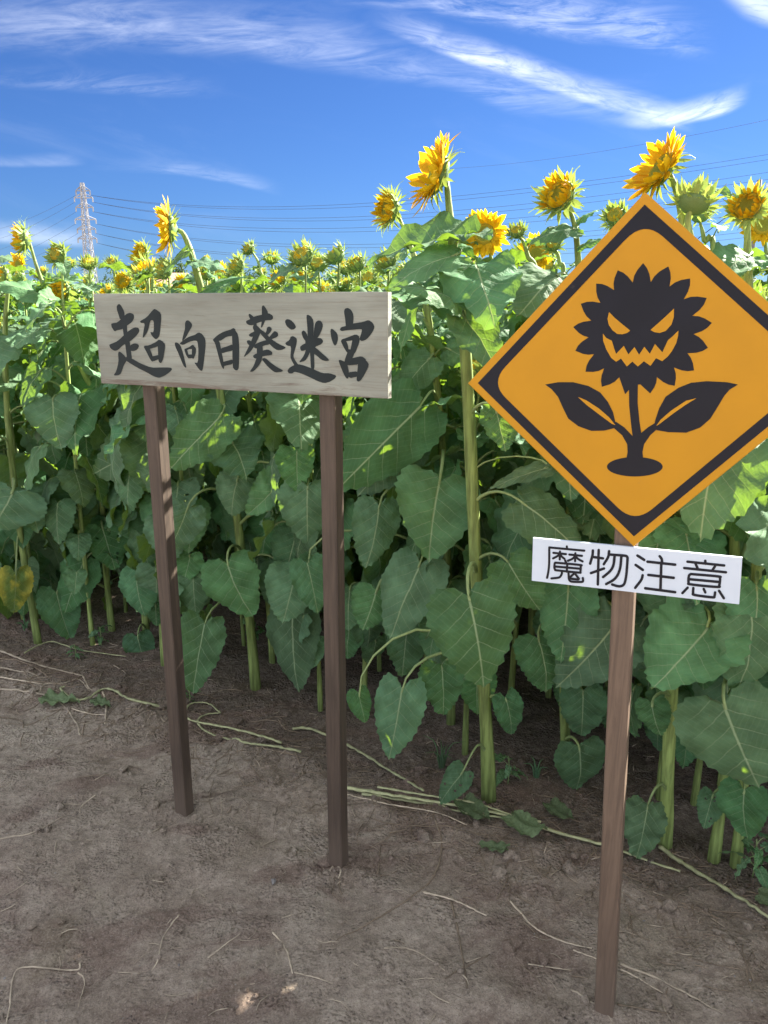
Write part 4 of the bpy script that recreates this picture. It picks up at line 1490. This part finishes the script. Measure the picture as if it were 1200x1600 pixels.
def lying(name, px, r, mat, label, cat, group, lift=None, r1=None, seg=6):
    lift = r * .8 if lift is None else lift
    pts = [on_ground(u, v, lift) for u, v in px]
    path = catmull(pts, max(8, 7 * len(pts)))
    r3 = random.Random(int(px[0][0] * 7 + px[-1][1]))
    path = [q + Vector((r3.gauss(0, r * .16), r3.gauss(0, r * .16), r3.uniform(-.3, .1) * r)) for q in path]
    base = path[0].copy()
    n = len(path)
    rr = [(r + ((r1 if r1 is not None else r * .6) - r) * k / (n - 1)) * (1 + .16 * math.sin(k * 2.3) + r3.uniform(-.18, .18)) for k in range(n)]
    path = [Vector((q.x, q.y, max(q.z, gz(q.x, q.y) + r * .2))) - base for q in path]
    v, f, uv = tube(path, rr, seg, True, .72)
    o = put(name, MB().add(v, f, 0, None, uv).mesh(name, [mat]))
    o.location = base
    return tag(o, label, cat, group)


CS, GS = M['cut_stalk'], 'cut stalks lying along the row'
lying('fallen_stalk', [(250, 1108), (200, 1095), (180, 1083), (160, 1081), (140, 1094), (122, 1097), (104, 1088), (95, 1080), (102, 1076)], .0065, CS, 'pale green cut stalk curling into a hook left of the left board post', 'stalk', GS, .012)
lying('fallen_stalk', [(39, 1024), (60, 1012), (80, 1006), (100, 1011), (130, 1020), (197, 1029)], .0045, CS, 'thin straight cut stalk under the left plants', 'stalk', GS, .012)
lying('fallen_stalk', [(470, 1178), (430, 1170), (390, 1165), (350, 1157), (320, 1145), (309, 1130), (322, 1120), (345, 1117)], .0055, CS, 'looped cut stalk right of the left board post, larger loop', 'stalk', GS, .01)
lying('fallen_stalk', [(440, 1165), (400, 1152), (350, 1140), (300, 1130), (289, 1117), (300, 1103), (325, 1103), (343, 1116)], .0055, CS, 'looped cut stalk beside the left board post, upper loop', 'stalk', GS, .012)
lying('fallen_stalk', [(457, 1143), (480, 1142), (515, 1155), (555, 1175), (600, 1203), (630, 1221), (662, 1240)], .0065, CS, 'pale cut stalk crossing behind the middle post', 'stalk', GS, .012)
lying('fallen_stalk', [(540, 1236), (600, 1246), (700, 1262), (780, 1277), (845, 1290)], .0065, CS, 'cut stalk lying lengthwise at the foot of the tallest sunflower, upper of the bundle', 'stalk', GS, .014)
lying('fallen_stalk', [(565, 1244), (640, 1256), (720, 1272), (770, 1280), (838, 1284)], .0055, CS, 'cut stalk in the bundle below the tallest sunflower, lower one', 'stalk', GS, .010)
lying('fallen_stalk', [(590, 1238), (660, 1250), (740, 1263), (800, 1282)], .0045, CS, 'slender cut stalk in the bundle below the tallest sunflower, between the other two', 'stalk', GS, .02)
lying('fallen_stalk', [(770, 1272), (850, 1300), (940, 1325), (1000, 1346), (1062, 1367)], .0060, CS, 'long cut stalk running behind the reddish sign post', 'stalk', GS, .012)
lying('fallen_stalk', [(1030, 1328), (1060, 1350), (1110, 1380), (1175, 1422), (1215, 1448)], .0075, CS, 'thick cut stalk running to the lower right edge', 'stalk', GS, .012)
DG = 'dry twigs and straws on the soil'
for px, r, mt, lab in [
    ([(0, 1018), (60, 1040), (130, 1057)], .0058, 'dry', 'upper bleached dry stalk at the left edge under the plants'),
    ([(0, 1044), (30, 1050), (60, 1058)], .0050, 'dry', 'short bleached dry stalk at the left edge, second from above'),
    ([(0, 1059), (30, 1064), (66, 1070)], .0050, 'dry', 'third bleached dry stalk at the left edge'),
    ([(0, 1078), (60, 1085), (90, 1095), (118, 1128), (125, 1150)], .0055, 'dry', 'long bleached stalk bending down at the left edge'),
    ([(62, 1084), (70, 1070), (100, 1068), (122, 1062), (140, 1080)], .0034, 'dry', 'wiry dry tendril beside the hooked stalk'),
    ([(0, 1030), (30, 1034), (58, 1046), (80, 1062)], .0045, 'dry_dark', 'dark dry stalk under the upper bleached one at the left edge'),
    ([(20, 1072), (60, 1066), (108, 1074), (150, 1068)], .0036, 'dry_dark', 'dark tangled root running level left of the hooked stalk'),
    ([(38, 1050), (52, 1072), (84, 1078), (110, 1094)], .0030, 'dry_dark', 'dark tangled root slanting under the hooked stalk'),
    ([(130, 1057), (138, 1074), (152, 1086)], .0032, 'dry', 'pale side shoot joining the hooked stalk'),
    ([(160, 1082), (166, 1100), (164, 1132)], .0042, 'dry', 'flat grey stub standing below the hooked stalk'),
    ([(112, 1108), (140, 1116), (165, 1118)], .0036, 'dry', 'short bleached piece below the hooked stalk'),
    ([(178, 1040), (196, 1052), (192, 1060)], .0022, 'dry', 'thin broken straw between the straight and the hooked stalk'),
    ([(300, 1112), (330, 1126), (352, 1132), (380, 1150)], .0026, 'dry_dark', 'dark root inside the looped stalks'),
    ([(400, 1168), (440, 1176), (480, 1186)], .0028, 'dry_dark', 'dark root at the end of the looped stalks'),
    ([(435, 1125), (446, 1140), (470, 1146)], .0026, 'dry_dark', 'dark twig at the near end of the stalk behind the middle post'),
    ([(540, 1242), (600, 1256), (680, 1270), (730, 1290)], .0030, 'dry', 'bleached stalk along the lower side of the bundle'),
    ([(640, 1290), (720, 1298), (800, 1322), (850, 1330)], .0024, 'dry_dark', 'dark root below the stalk bundle'),
    ([(125, 1505), (117, 1517), (40, 1512), (20, 1530), (15, 1575), (8, 1610)], .0026, 'dry', 'bent straw in the lower left corner'),
    ([(122, 1520), (132, 1535), (122, 1575)], .0020, 'dry', 'short bent straw branching near the lower left corner'),
    ([(280, 1430), (255, 1465), (247, 1500), (238, 1517)], .0022, 'dry', 'curved straw on the open soil left of the middle post'),
    ([(426, 1457), (447, 1485), (457, 1522)], .0026, 'dry', 'curved straw on the open soil left of the middle post, nearer to that post'),
    ([(325, 1497), (350, 1478), (375, 1460)], .0024, 'dry', 'straight straw lying between the two curved straws'),
    ([(0, 1312), (50, 1302), (100, 1276)], .0028, 'dry', 'straw reaching in from the left edge on the open soil'),
    ([(150, 1242), (128, 1260), (125, 1273)], .0022, 'dry', 'short hooked straw left of the left board post'),
    ([(662, 1395), (710, 1408), (760, 1432)], .0034, 'dry', 'flat pale straw in the middle of the open soil'),
    ([(705, 1410), (720, 1480), (730, 1545)], .0030, 'dry_dark', 'brown straw lying towards the viewer in the open soil'),
    ([(795, 1407), (835, 1450), (880, 1472), (925, 1483)], .0030, 'dry', 'angled straw left of the reddish post foot'),
    ([(895, 1485), (935, 1500)], .0024, 'dry', 'tiny straw touching the reddish post'),
    ([(970, 1508), (1050, 1542), (1130, 1585)], .0034, 'dry', 'long straw running right from the reddish post'),
    ([(970, 1515), (1035, 1552)], .0024, 'dry', 'shorter straw under the long one right of the reddish post'),
    ([(892, 1547), (957, 1600)], .0026, 'dry', 'straw at the very foot of the reddish post'),
    ([(965, 1570), (1047, 1585)], .0026, 'dry_dark', 'flat straw right of the reddish post foot'),
    ([(600, 1482), (645, 1485), (695, 1517)], .0026, 'dry', 'straw fan left of the brown straw'),
    ([(695, 1530), (765, 1492)], .0024, 'dry_dark', 'straw crossing the brown straw'),
    ([(825, 1507), (895, 1517)], .0020, 'dry', 'thin straw lying level left of the reddish post'),
    ([(680, 1280), (690, 1325), (670, 1380), (600, 1430), (520, 1475)], .0030, 'dry_dark', 'long brown root curving over the middle of the soil'),
    ([(345, 1282), (346, 1262), (345, 1243)], .0018, 'dry', 'upright straw right of the left board post'),
    ([(487, 1262), (495, 1258), (510, 1262)], .0022, 'dry_dark', 'curved twig just left of the middle post'),
    ([(515, 1362), (524, 1352), (532, 1362), (528, 1374)], .0034, 'dry', 'pale husk curled round the foot of the middle post'),
    ([(300, 1397), (306, 1390), (320, 1402)], .0022, 'dry', 'stubby straw in the open soil beside the left board post'),
    ([(460, 1520), (500, 1530), (520, 1538)], .0018, 'dry', 'thin level straw right of the second curved straw'),
]:
    lying('dry_twig', px, r, M[mt], lab, 'twig', DG)

# fallen, wilted leaves
def wilted(px, tip, w, label):
    a, b = on_ground(*px, .012), on_ground(*tip, .008)
    m = frame(a, b - a, Vector((.1, -.2, 1)))
    Ln = (b - a).length
    W = w / FPX * (a - EYE).length
    o = put('fallen_leaf', ME_WILT[random.randrange(3)], None, m @ Matrix.Diagonal((W, Ln, Ln, 1)))
    tag(o, label, 'leaf', 'fallen leaves')


ME_WILT = []
for i in range(3):
    w = leaf_mb(200 + i, True, .8, i == 1)
    V = np.vstack(w.v); V[:, 2] = np.abs(V[:, 2]) * .9 + .03 * np.sin(V[:, 0] * 17 + i) + .03
    ME_WILT.append(MB().add(V, w.f, 0, None, np.vstack(w.uv)).mesh('fallen_leaf', [M['wilt']]))
wilted((725, 1262), (765, 1297), 50, 'wilted green leaf lying on the stalk bundle')
wilted((800, 1285), (850, 1325), 55, 'wilted leaf right of the stalk bundle')
wilted((860, 1265), (895, 1293), 40, 'wilted leaf under the plants left of the reddish post')
wilted((790, 1332), (748, 1326), 26, 'small wilted leaf below the stalk bundle')
wilted((75, 1098), (125, 1108), 36, 'wilted leaf under the hooked stalk')
wilted((150, 1100), (172, 1112), 26, 'grey wilted leaf beside the hooked stalk')
wilted((1185, 1405), (1215, 1420), 40, 'wilted leaf at the lower right edge')

# small weeds at the plants' feet
def weed(px, n, size, label):
    b = on_ground(*px)
    root = empty('weed', Matrix.Translation(b))
    tag(root, label, 'weed', 'weeds at the feet of the sunflowers')
    st = catmull([(0, 0, -.01), (.004, 0, size * .5), (0, .004, size)], 6)
    v, f, uv = tube(st, .002, 5)
    put('stem', MB().add(v, f).mesh('stem', [M['petiole']]), root)
    r2 = random.Random(sum(px))
    for k in range(n):
        h = size * (.25 + .75 * k / n)
        put('leaf', ME_SMALL[r2.randrange(5)], root, leaf_matrix(Vector((0, 0, h)), k * 2.4 + r2.random(), size * r2.uniform(.35, .6), R(r2.uniform(-30, 30)), r2, (0.45, 0.4)))


weed((793, 1225), 10, .10, 'small leafy weed right of the tallest sunflower stem')
weed((118, 1030), 8, .07, 'bright little weed on the thin stalk under the left plants')
weed((158, 1008), 9, .09, 'small weed in the shade under the left plants')
weed((296, 1100), 7, .06, 'small weed touching the left board post')
weed((1175, 1372), 9, .12, 'low broad weed at the right edge')
weed((395, 1000), 7, .08, 'weed in the dark behind the left board posts')


def grass_tuft(px, n, h, label):
    b = on_ground(*px)
    r2 = random.Random(sum(px))
    mb = MB()
    for k in range(n):
        a = r2.uniform(0, 6.28); hh = h * r2.uniform(.6, 1.1); o_ = Vector((math.cos(a), math.sin(a), 0))
        st = catmull([Vector((0, 0, -.005)) + o_ * .006, o_ * hh * .25 + Vector((0, 0, hh * .7)), o_ * hh * .7 + Vector((0, 0, hh * .75))], 6)
        v, f, uv = tube(st, [.0022, .0026, .0024, .002, .0014, .0004], 4, False, .3)
        mb.add(v, f)
    o = put('grass_tuft', mb.mesh('grass_tuft', [M['leaf']]))
    o.location = b
    tag(o, label, 'grass tuft', 'grass tufts under the sunflowers')


grass_tuft((690, 1200), 14, .11, 'thin grass tuft in the shade left of the tallest stem')
grass_tuft((838, 1215), 10, .07, 'thin grass tuft right of the tallest stem')
grass_tuft((40, 985), 12, .08, 'grass tuft under the yellowing leaf at the left')

# clods, pebbles and straw bits nobody could count
ico = bmesh.new()
bmesh.ops.create_icosphere(ico, subdivisions=1, radius=1)
IV = np.array([v.co[:] for v in ico.verts]); IF = [[v.index for v in f.verts] for f in ico.faces]
ico.free()


def scatter(name, n, size, mat, label, cat, where, squash=.7):
    mb = MB()
    for _ in range(n):
        x, y = where()
        s = size * (rng.pareto(2.5) * .5 + .4)
        s = min(s, size * 4)
        V = IV * (1 + rng.uniform(-.3, .3, (len(IV), 1))) * s
        V = V * (rng.uniform(.7, 1.3), rng.uniform(.7, 1.3), squash)
        mb.add(V + (x, y, gz(x, y) + s * .2), IF)
    tag(put(name, mb.mesh(name, [mat], smooth=False)), label, cat, kind='stuff')


def anywhere():
    y = rng.uniform(1.0, 4.2)
    return rng.uniform(-.62, .62) * (y + .3), y


def by_row():
    t = -.22 + rng.normal() * .16
    s = rng.uniform(-3.2, 1.4)
    p = PLANT_LINE_P + ROW * s + INTO * t
    return p.x, p.y


scatter('soil_clods', 7000, .0048, M['soil'], 'crumbs of soil loose on the path', 'soil crumbs', anywhere)
scatter('soil_crumbs_by_row', 4200, .006, M['soil'], 'coarser crumbs of soil along the foot of the sunflowers', 'soil crumbs', by_row)


def by_posts():
    q = POST_FEET[int(rng.integers(0, 3))]
    a, r_ = rng.uniform(0, 6.28), .03 + abs(rng.normal()) * .07
    return q.x + math.cos(a) * r_, q.y + math.sin(a) * r_


scatter('soil_crumbs_by_posts', 420, .0065, M['soil'], 'crumbs of soil heaped round the feet of the sign posts', 'soil crumbs', by_posts)
scatter('pebbles', 420, .0028, M['pebble'], 'small pale pebbles on the soil', 'pebbles', anywhere)


def straws(name, n, where, mat, lmin, lmax, label):
    mb = MB()
    for _ in range(n):
        x, y = where()
        a, L_ = rng.uniform(0, 6.28), rng.uniform(lmin, lmax)
        k = rng.uniform(-.6, .6)
        pts = []
        for q in (0, .5, 1):
            xx, yy = x + math.cos(a + k * q) * L_ * q, y + math.sin(a + k * q) * L_ * q
            pts.append(Vector((xx, yy, gz(xx, yy) + .0025)))
        v, f, uv = tube(catmull(pts, 5), rng.uniform(.0006, .0018), 4, True)
        mb.add(v, f)
    tag(put(name, mb.mesh(name, [mat])), label, 'straw', kind='stuff')


straws('straw_bits', 620, anywhere, M['dry'], .012, .06, 'bits of pale straw on the soil')
straws('straw_litter_by_row', 1500, by_row, M['dry_dark'], .02, .12, 'brown plant litter along the foot of the sunflowers')

# ------------------------------------------------------------------ far away: pylon, cables, pole, trees, house
PY = 260.0
pb_ = at(146, 470, PY); pb_.z = 0
ptop = at(134, 286, PY)
Hh = ptop.z
pyl = empty('pylon', Matrix.Translation(Vector((at(137, 380, PY).x, PY, 0))))
tag(pyl, 'pale steel lattice pylon far behind the field at the left', 'pylon')
W0, W1 = 4.3, 0.9


def corner(k, z):
    w = (W0 + (W1 - W0) * (z / Hh) ** .8) / 2
    sx, sy = ((-1, -1), (1, -1), (1, 1), (-1, 1))[k]
    return Vector((sx * w, sy * w, z))


for k in range(4):
    mb = MB()
    for q in range(10):
        box_between(corner(k, Hh * q / 10), corner(k, Hh * (q + 1) / 10), .24, .24, mb)
    put('leg', mb.mesh('leg', [M['steel']], False), pyl)
mb = MB()
for k in range(4):
    for q in range(16):
        z0, z1 = Hh * q / 16, Hh * (q + 1) / 16
        a, b = k, (k + 1) % 4
        box_between(corner(a, z0), corner(b, z1), .10, .10, mb)
        box_between(corner(b, z0), corner(a, z1), .10, .10, mb)
        box_between(corner(a, z1), corner(b, z1), .10, .10, mb)
lat = put('lattice', mb.mesh('lattice', [M['steel']], False), pyl)
levels = [298, 309, 324, 343, 358, 373]
arm_z, arm_tip = [], []
for i, lv in enumerate(levels):
    z = at(137, lv, PY).z
    hw = (2.2, 2.9, 2.7, 3.3, 2.9, 3.0)[i]
    mb = MB()
    for s in (-1, 1):
        for yk in (-.5, .5):
            box_between((s * .4, yk, z), (s * hw, 0, z), .22, .22, mb)
            box_between((s * .4, yk, z + 1.3), (s * hw, 0, z + .1), .18, .18, mb)
        box_between((s * hw, 0, z), (s * hw, 0, z - 1.3), .3, .3, mb)
    put('cross_arm', mb.mesh('cross_arm', [M['steel']], False), pyl)
    arm_z.append(z); arm_tip.append(hw)
px0 = pyl.location.x
ordn = ['topmost', 'second', 'third', 'fourth', 'fifth', 'lowest']
ends = [(239, 247), (267, 278), (294, 303), (329, 338), (357, 366), (384, 392)]
mids = [(323, 327), (341, 345), (357, 362), (381, 385), (400, 404), (418, 422)]
for i in range(6):
    for j, which in ((0, 'upper'), (1, 'lower')):
        p0 = Vector((px0 + arm_tip[i], PY, arm_z[i] - 1.3))
        yB, yM = 118.0, 196.0
        pM, pB = at(435, mids[i][j], yM), at(1215, ends[i][j], yB)
        # a hanging span through three points: quadratic in the distance along it
        tm = (pM.x - p0.x) / (pB.x - p0.x)
        pM = at(435, mids[i][j], p0.y + (pB.y - p0.y) * tm)
        pm2 = pM
        path = []
        zz = np.polyfit([0, tm, 1], [p0.z, pm2.z, pB.z], 2)
        for k in range(-0, 33):
            t = k / 26
            q = p0.lerp(pB, t); q.z = float(np.polyval(zz, t)); path.append(q)
        off = path[0].copy()
        v, f, uv = tube([q - off for q in path], [.042 - .02 * min(1, k / 26) for k in range(33)], 4)
        o = put('power_cable', MB().add(v, f).mesh('power_cable', [M['cable']]))
        o.location = off
        tag(o, '%s cable of the %s pair running right from the pylon' % (which, ordn[i]), 'cable', 'power cables')
for i in range(5):
    p0 = Vector((px0 - arm_tip[i], PY, arm_z[i] - 1.3))
    pB = at(-60, (366, 384, 402, 420, 436)[i], PY + 170)
    path = []
    for k in range(20):
        t = k / 19
        q = p0.lerp(pB, t); q.z -= 4 * 3.0 * t * (1 - t); path.append(q - p0)
    v, f, uv = tube(path, .04, 4)
    o = put('power_cable', MB().add(v, f).mesh('power_cable', [M['cable']]))
    o.location = p0
    tag(o, '%s cable running left from the pylon' % ordn[i], 'cable', 'power cables')
pa, pc = at(690, 264, 150), at(1215, 184, 90)
path = [pa.lerp(pc, k / 15) - Vector((0, 0, 4 * .9 * k / 15 * (1 - k / 15))) for k in range(16)]
v, f, uv = tube([q - path[0] for q in path], .016, 4)
o = put('power_cable', MB().add(v, f).mesh('power_cable', [M['cable']])); o.location = path[0]
tag(o, 'faint single cable high above the others at the right', 'cable', 'power cables')

# utility pole at the right edge
yp = 42.0
pt = at(1187, 281, yp)
pole = empty('utility_pole', Matrix.Translation(Vector((pt.x, yp, 0))))
tag(pole, 'dark utility pole top behind the sunflowers at the right edge', 'utility pole')
v, f, uv = tube([Vector((0, 0, -.5)), Vector((0, 0, pt.z * .5)), Vector((0, 0, pt.z))], [.19, .16, .12], 10)
put('shaft', MB().add(v, f).mesh('shaft', [M['pole']]), pole)
mb = MB(); box_between((-.5, -.15, pt.z - .5), (.9, -.15, pt.z - .5), .1, .1, mb)
arm = put('cross_arm', mb.mesh('cross_arm', [M['pole']], False), pole)
for x in (-.4, .35, .8):
    v, f, uv = tube([Vector((x, -.15, pt.z - .45)), Vector((x, -.15, pt.z - .36)), Vector((x, -.15, pt.z - .3)), Vector((x, -.15, pt.z - .2))], [.04, .07, .05, .07], 8)
    put('insulator', MB().add(v, f).mesh('insulator', [M['white']]), arm)
v, f, uv = tube([Vector((.42, -.1, pt.z - 1.25)), Vector((.42, -.1, pt.z - 1.2)), Vector((.42, -.1, pt.z - .62)), Vector((.42, -.1, pt.z - .58))], [.2, .23, .23, .18], 12)
put('transformer', MB().add(v, f).mesh('transformer', [M['steel']]), pole)
pg = at(1098, 392, yp) - pole.location
v, f, uv = tube([Vector((0, 0, pt.z - .6)), Vector((0, 0, pt.z - .6)).lerp(Vector((-3.6, 0, pg.z)), .5), Vector((-3.6, 0, pg.z)), Vector((-6.2, 0, 0))], .022, 4)
put('stay_wire', MB().add(v, f).mesh('stay_wire', [M['cable']]), pole)


def far_tree(u, y, top_px, wpx, label, seed):
    r2 = random.Random(seed)
    tp = at(u, top_px, y)
    root = empty('tree', Matrix.Translation(Vector((tp.x, y, 0))))
    tag(root, label, 'tree', 'trees beyond the field')
    Ht, Wd = tp.z, wpx / FPX * y
    mb = MB()
    v, f, uv = tube(catmull([(0, 0, -.3), (.1, 0, Ht * .3), (0, 0, Ht * .8)], 7), [Ht * .035 * (1 - .1 * k) for k in range(7)], 7)
    mb.add(v, f)
    for k in range(6):
        a = r2.uniform(0, 6.28)
        z = Ht * r2.uniform(.3, .6)
        v, f, uv = tube(catmull([(0, 0, z), (math.cos(a) * Wd * .2, math.sin(a) * Wd * .2, z + Ht * .12), (math.cos(a) * Wd * .38, math.sin(a) * Wd * .38, z + Ht * .2)], 5), [Ht * .012, Ht * .01, Ht * .008, Ht * .006, .02], 5)
        mb.add(v, f)
    put('trunk', mb.mesh('trunk', [M['bark']]), root)
    mb = MB()
    V, Fc = [], []
    clumps = [(r2.uniform(-.36, .36) * Wd, r2.uniform(-.36, .36) * Wd, Ht * r2.uniform(.38, .92), r2.uniform(.14, .26) * Wd) for _ in range(26)]
    for (cx, cy, cz, cr) in clumps:
        lim = math.sqrt(max(.05, 1 - ((cz / Ht - .5) / .5) ** 2))
        cx, cy = cx * lim, cy * lim
        for _ in range(150):
            d = Vector((r2.gauss(0, 1), r2.gauss(0, 1), r2.gauss(0, .8))).normalized() * cr * r2.uniform(.7, 1.05)
            c = Vector((cx, cy, min(cz, Ht - cr * .8))) + d
            q = Vector((r2.gauss(0, 1), r2.gauss(0, 1), r2.gauss(0, 1))).normalized()
            t1 = q.orthogonal().normalized(); t2 = q.cross(t1)
            s = Wd * .022 * r2.uniform(.7, 1.4)
            i0 = len(V)
            V += [c - t1 * s, c + t2 * s * .7, c + t1 * s, c - t2 * s * .7]
            Fc.append([i0, i0 + 1, i0 + 2, i0 + 3])
    mb.add(V, Fc)
    cr_ = put('crown', mb.mesh('crown', [M['crown']], False), root)
    cr_['kind'] = 'stuff'


far_tree(265, 95, 404, 62, 'rounded dark tree far behind, above the left part of the board', 1)
far_tree(318, 100, 416, 50, 'low dark tree far behind, right of the rounded one', 2)
far_tree(455, 100, 424, 64, 'low dark tree far behind, above the middle of the board', 3)
far_tree(385, 118, 424, 64, 'flat far tree between the two dark ones over the board', 4)
far_tree(185, 105, 424, 60, 'low tree far behind, right of the pylon', 5)
far_tree(530, 115, 432, 80, 'far tree behind the buds at the right end of the board', 6)
# the house roof between the trees
yh = 80.0
hb = at(240, 428, yh)
house = empty('house', Matrix.Translation(Vector((hb.x, yh, 0))) @ Matrix.Rotation(.3, 4, 'Z'))
tag(house, 'small house with a reddish brown roof glimpsed between far trees', 'house')
hz = hb.z
mb = MB()
e = hz - 1.4
mb.add([(-3, -2.5, 0), (3, -2.5, 0), (3, 2.5, 0), (-3, 2.5, 0), (-3, -2.5, e), (3, -2.5, e), (3, 2.5, e), (-3, 2.5, e), (-3, 0, hz - .12), (3, 0, hz - .12)],
       [[0, 1, 5, 4], [2, 3, 7, 6], [1, 2, 6, 9, 5], [3, 0, 4, 8, 7]])
put('wall', mb.mesh('wall', [M['wall']], False), house)
mb = MB()
for s in (-1, 1):
    a, b = Vector((0, s * 3.0, e - .25)), Vector((0, 0, hz))
    n = Vector((0, s * .35, .9)).normalized() * .14
    v = [Vector((x, p.y, p.z)) + o_ for o_ in (Vector(), n) for x, p in ((-3.4, a), (3.4, a), (3.4, b), (-3.4, b))]
    mb.add(v, [[0, 1, 2, 3], [4, 5, 6, 7], [0, 1, 5, 4], [1, 2, 6, 5], [2, 3, 7, 6], [3, 0, 4, 7]])
put('roof', mb.mesh('roof', [M['rooftile']], False), house)
for x in (-1.5, 1.5):
    mb = MB(); box_between((x, -2.53, e - 1.9), (x, -2.53, e - .7), 1.1, .1, mb)
    w_ = put('window', mb.mesh('window', [M['wall']], False), house)
    mb = MB(); box_between((x, -2.6, e - 1.8), (x, -2.6, e - .8), .9, .05, mb)
    put('pane', mb.mesh('pane', [M['pane']], False), w_)
print('SUNFLOWERS', len(hero), near_n, far_n, len(spots), 'objects', len(bpy.data.objects))
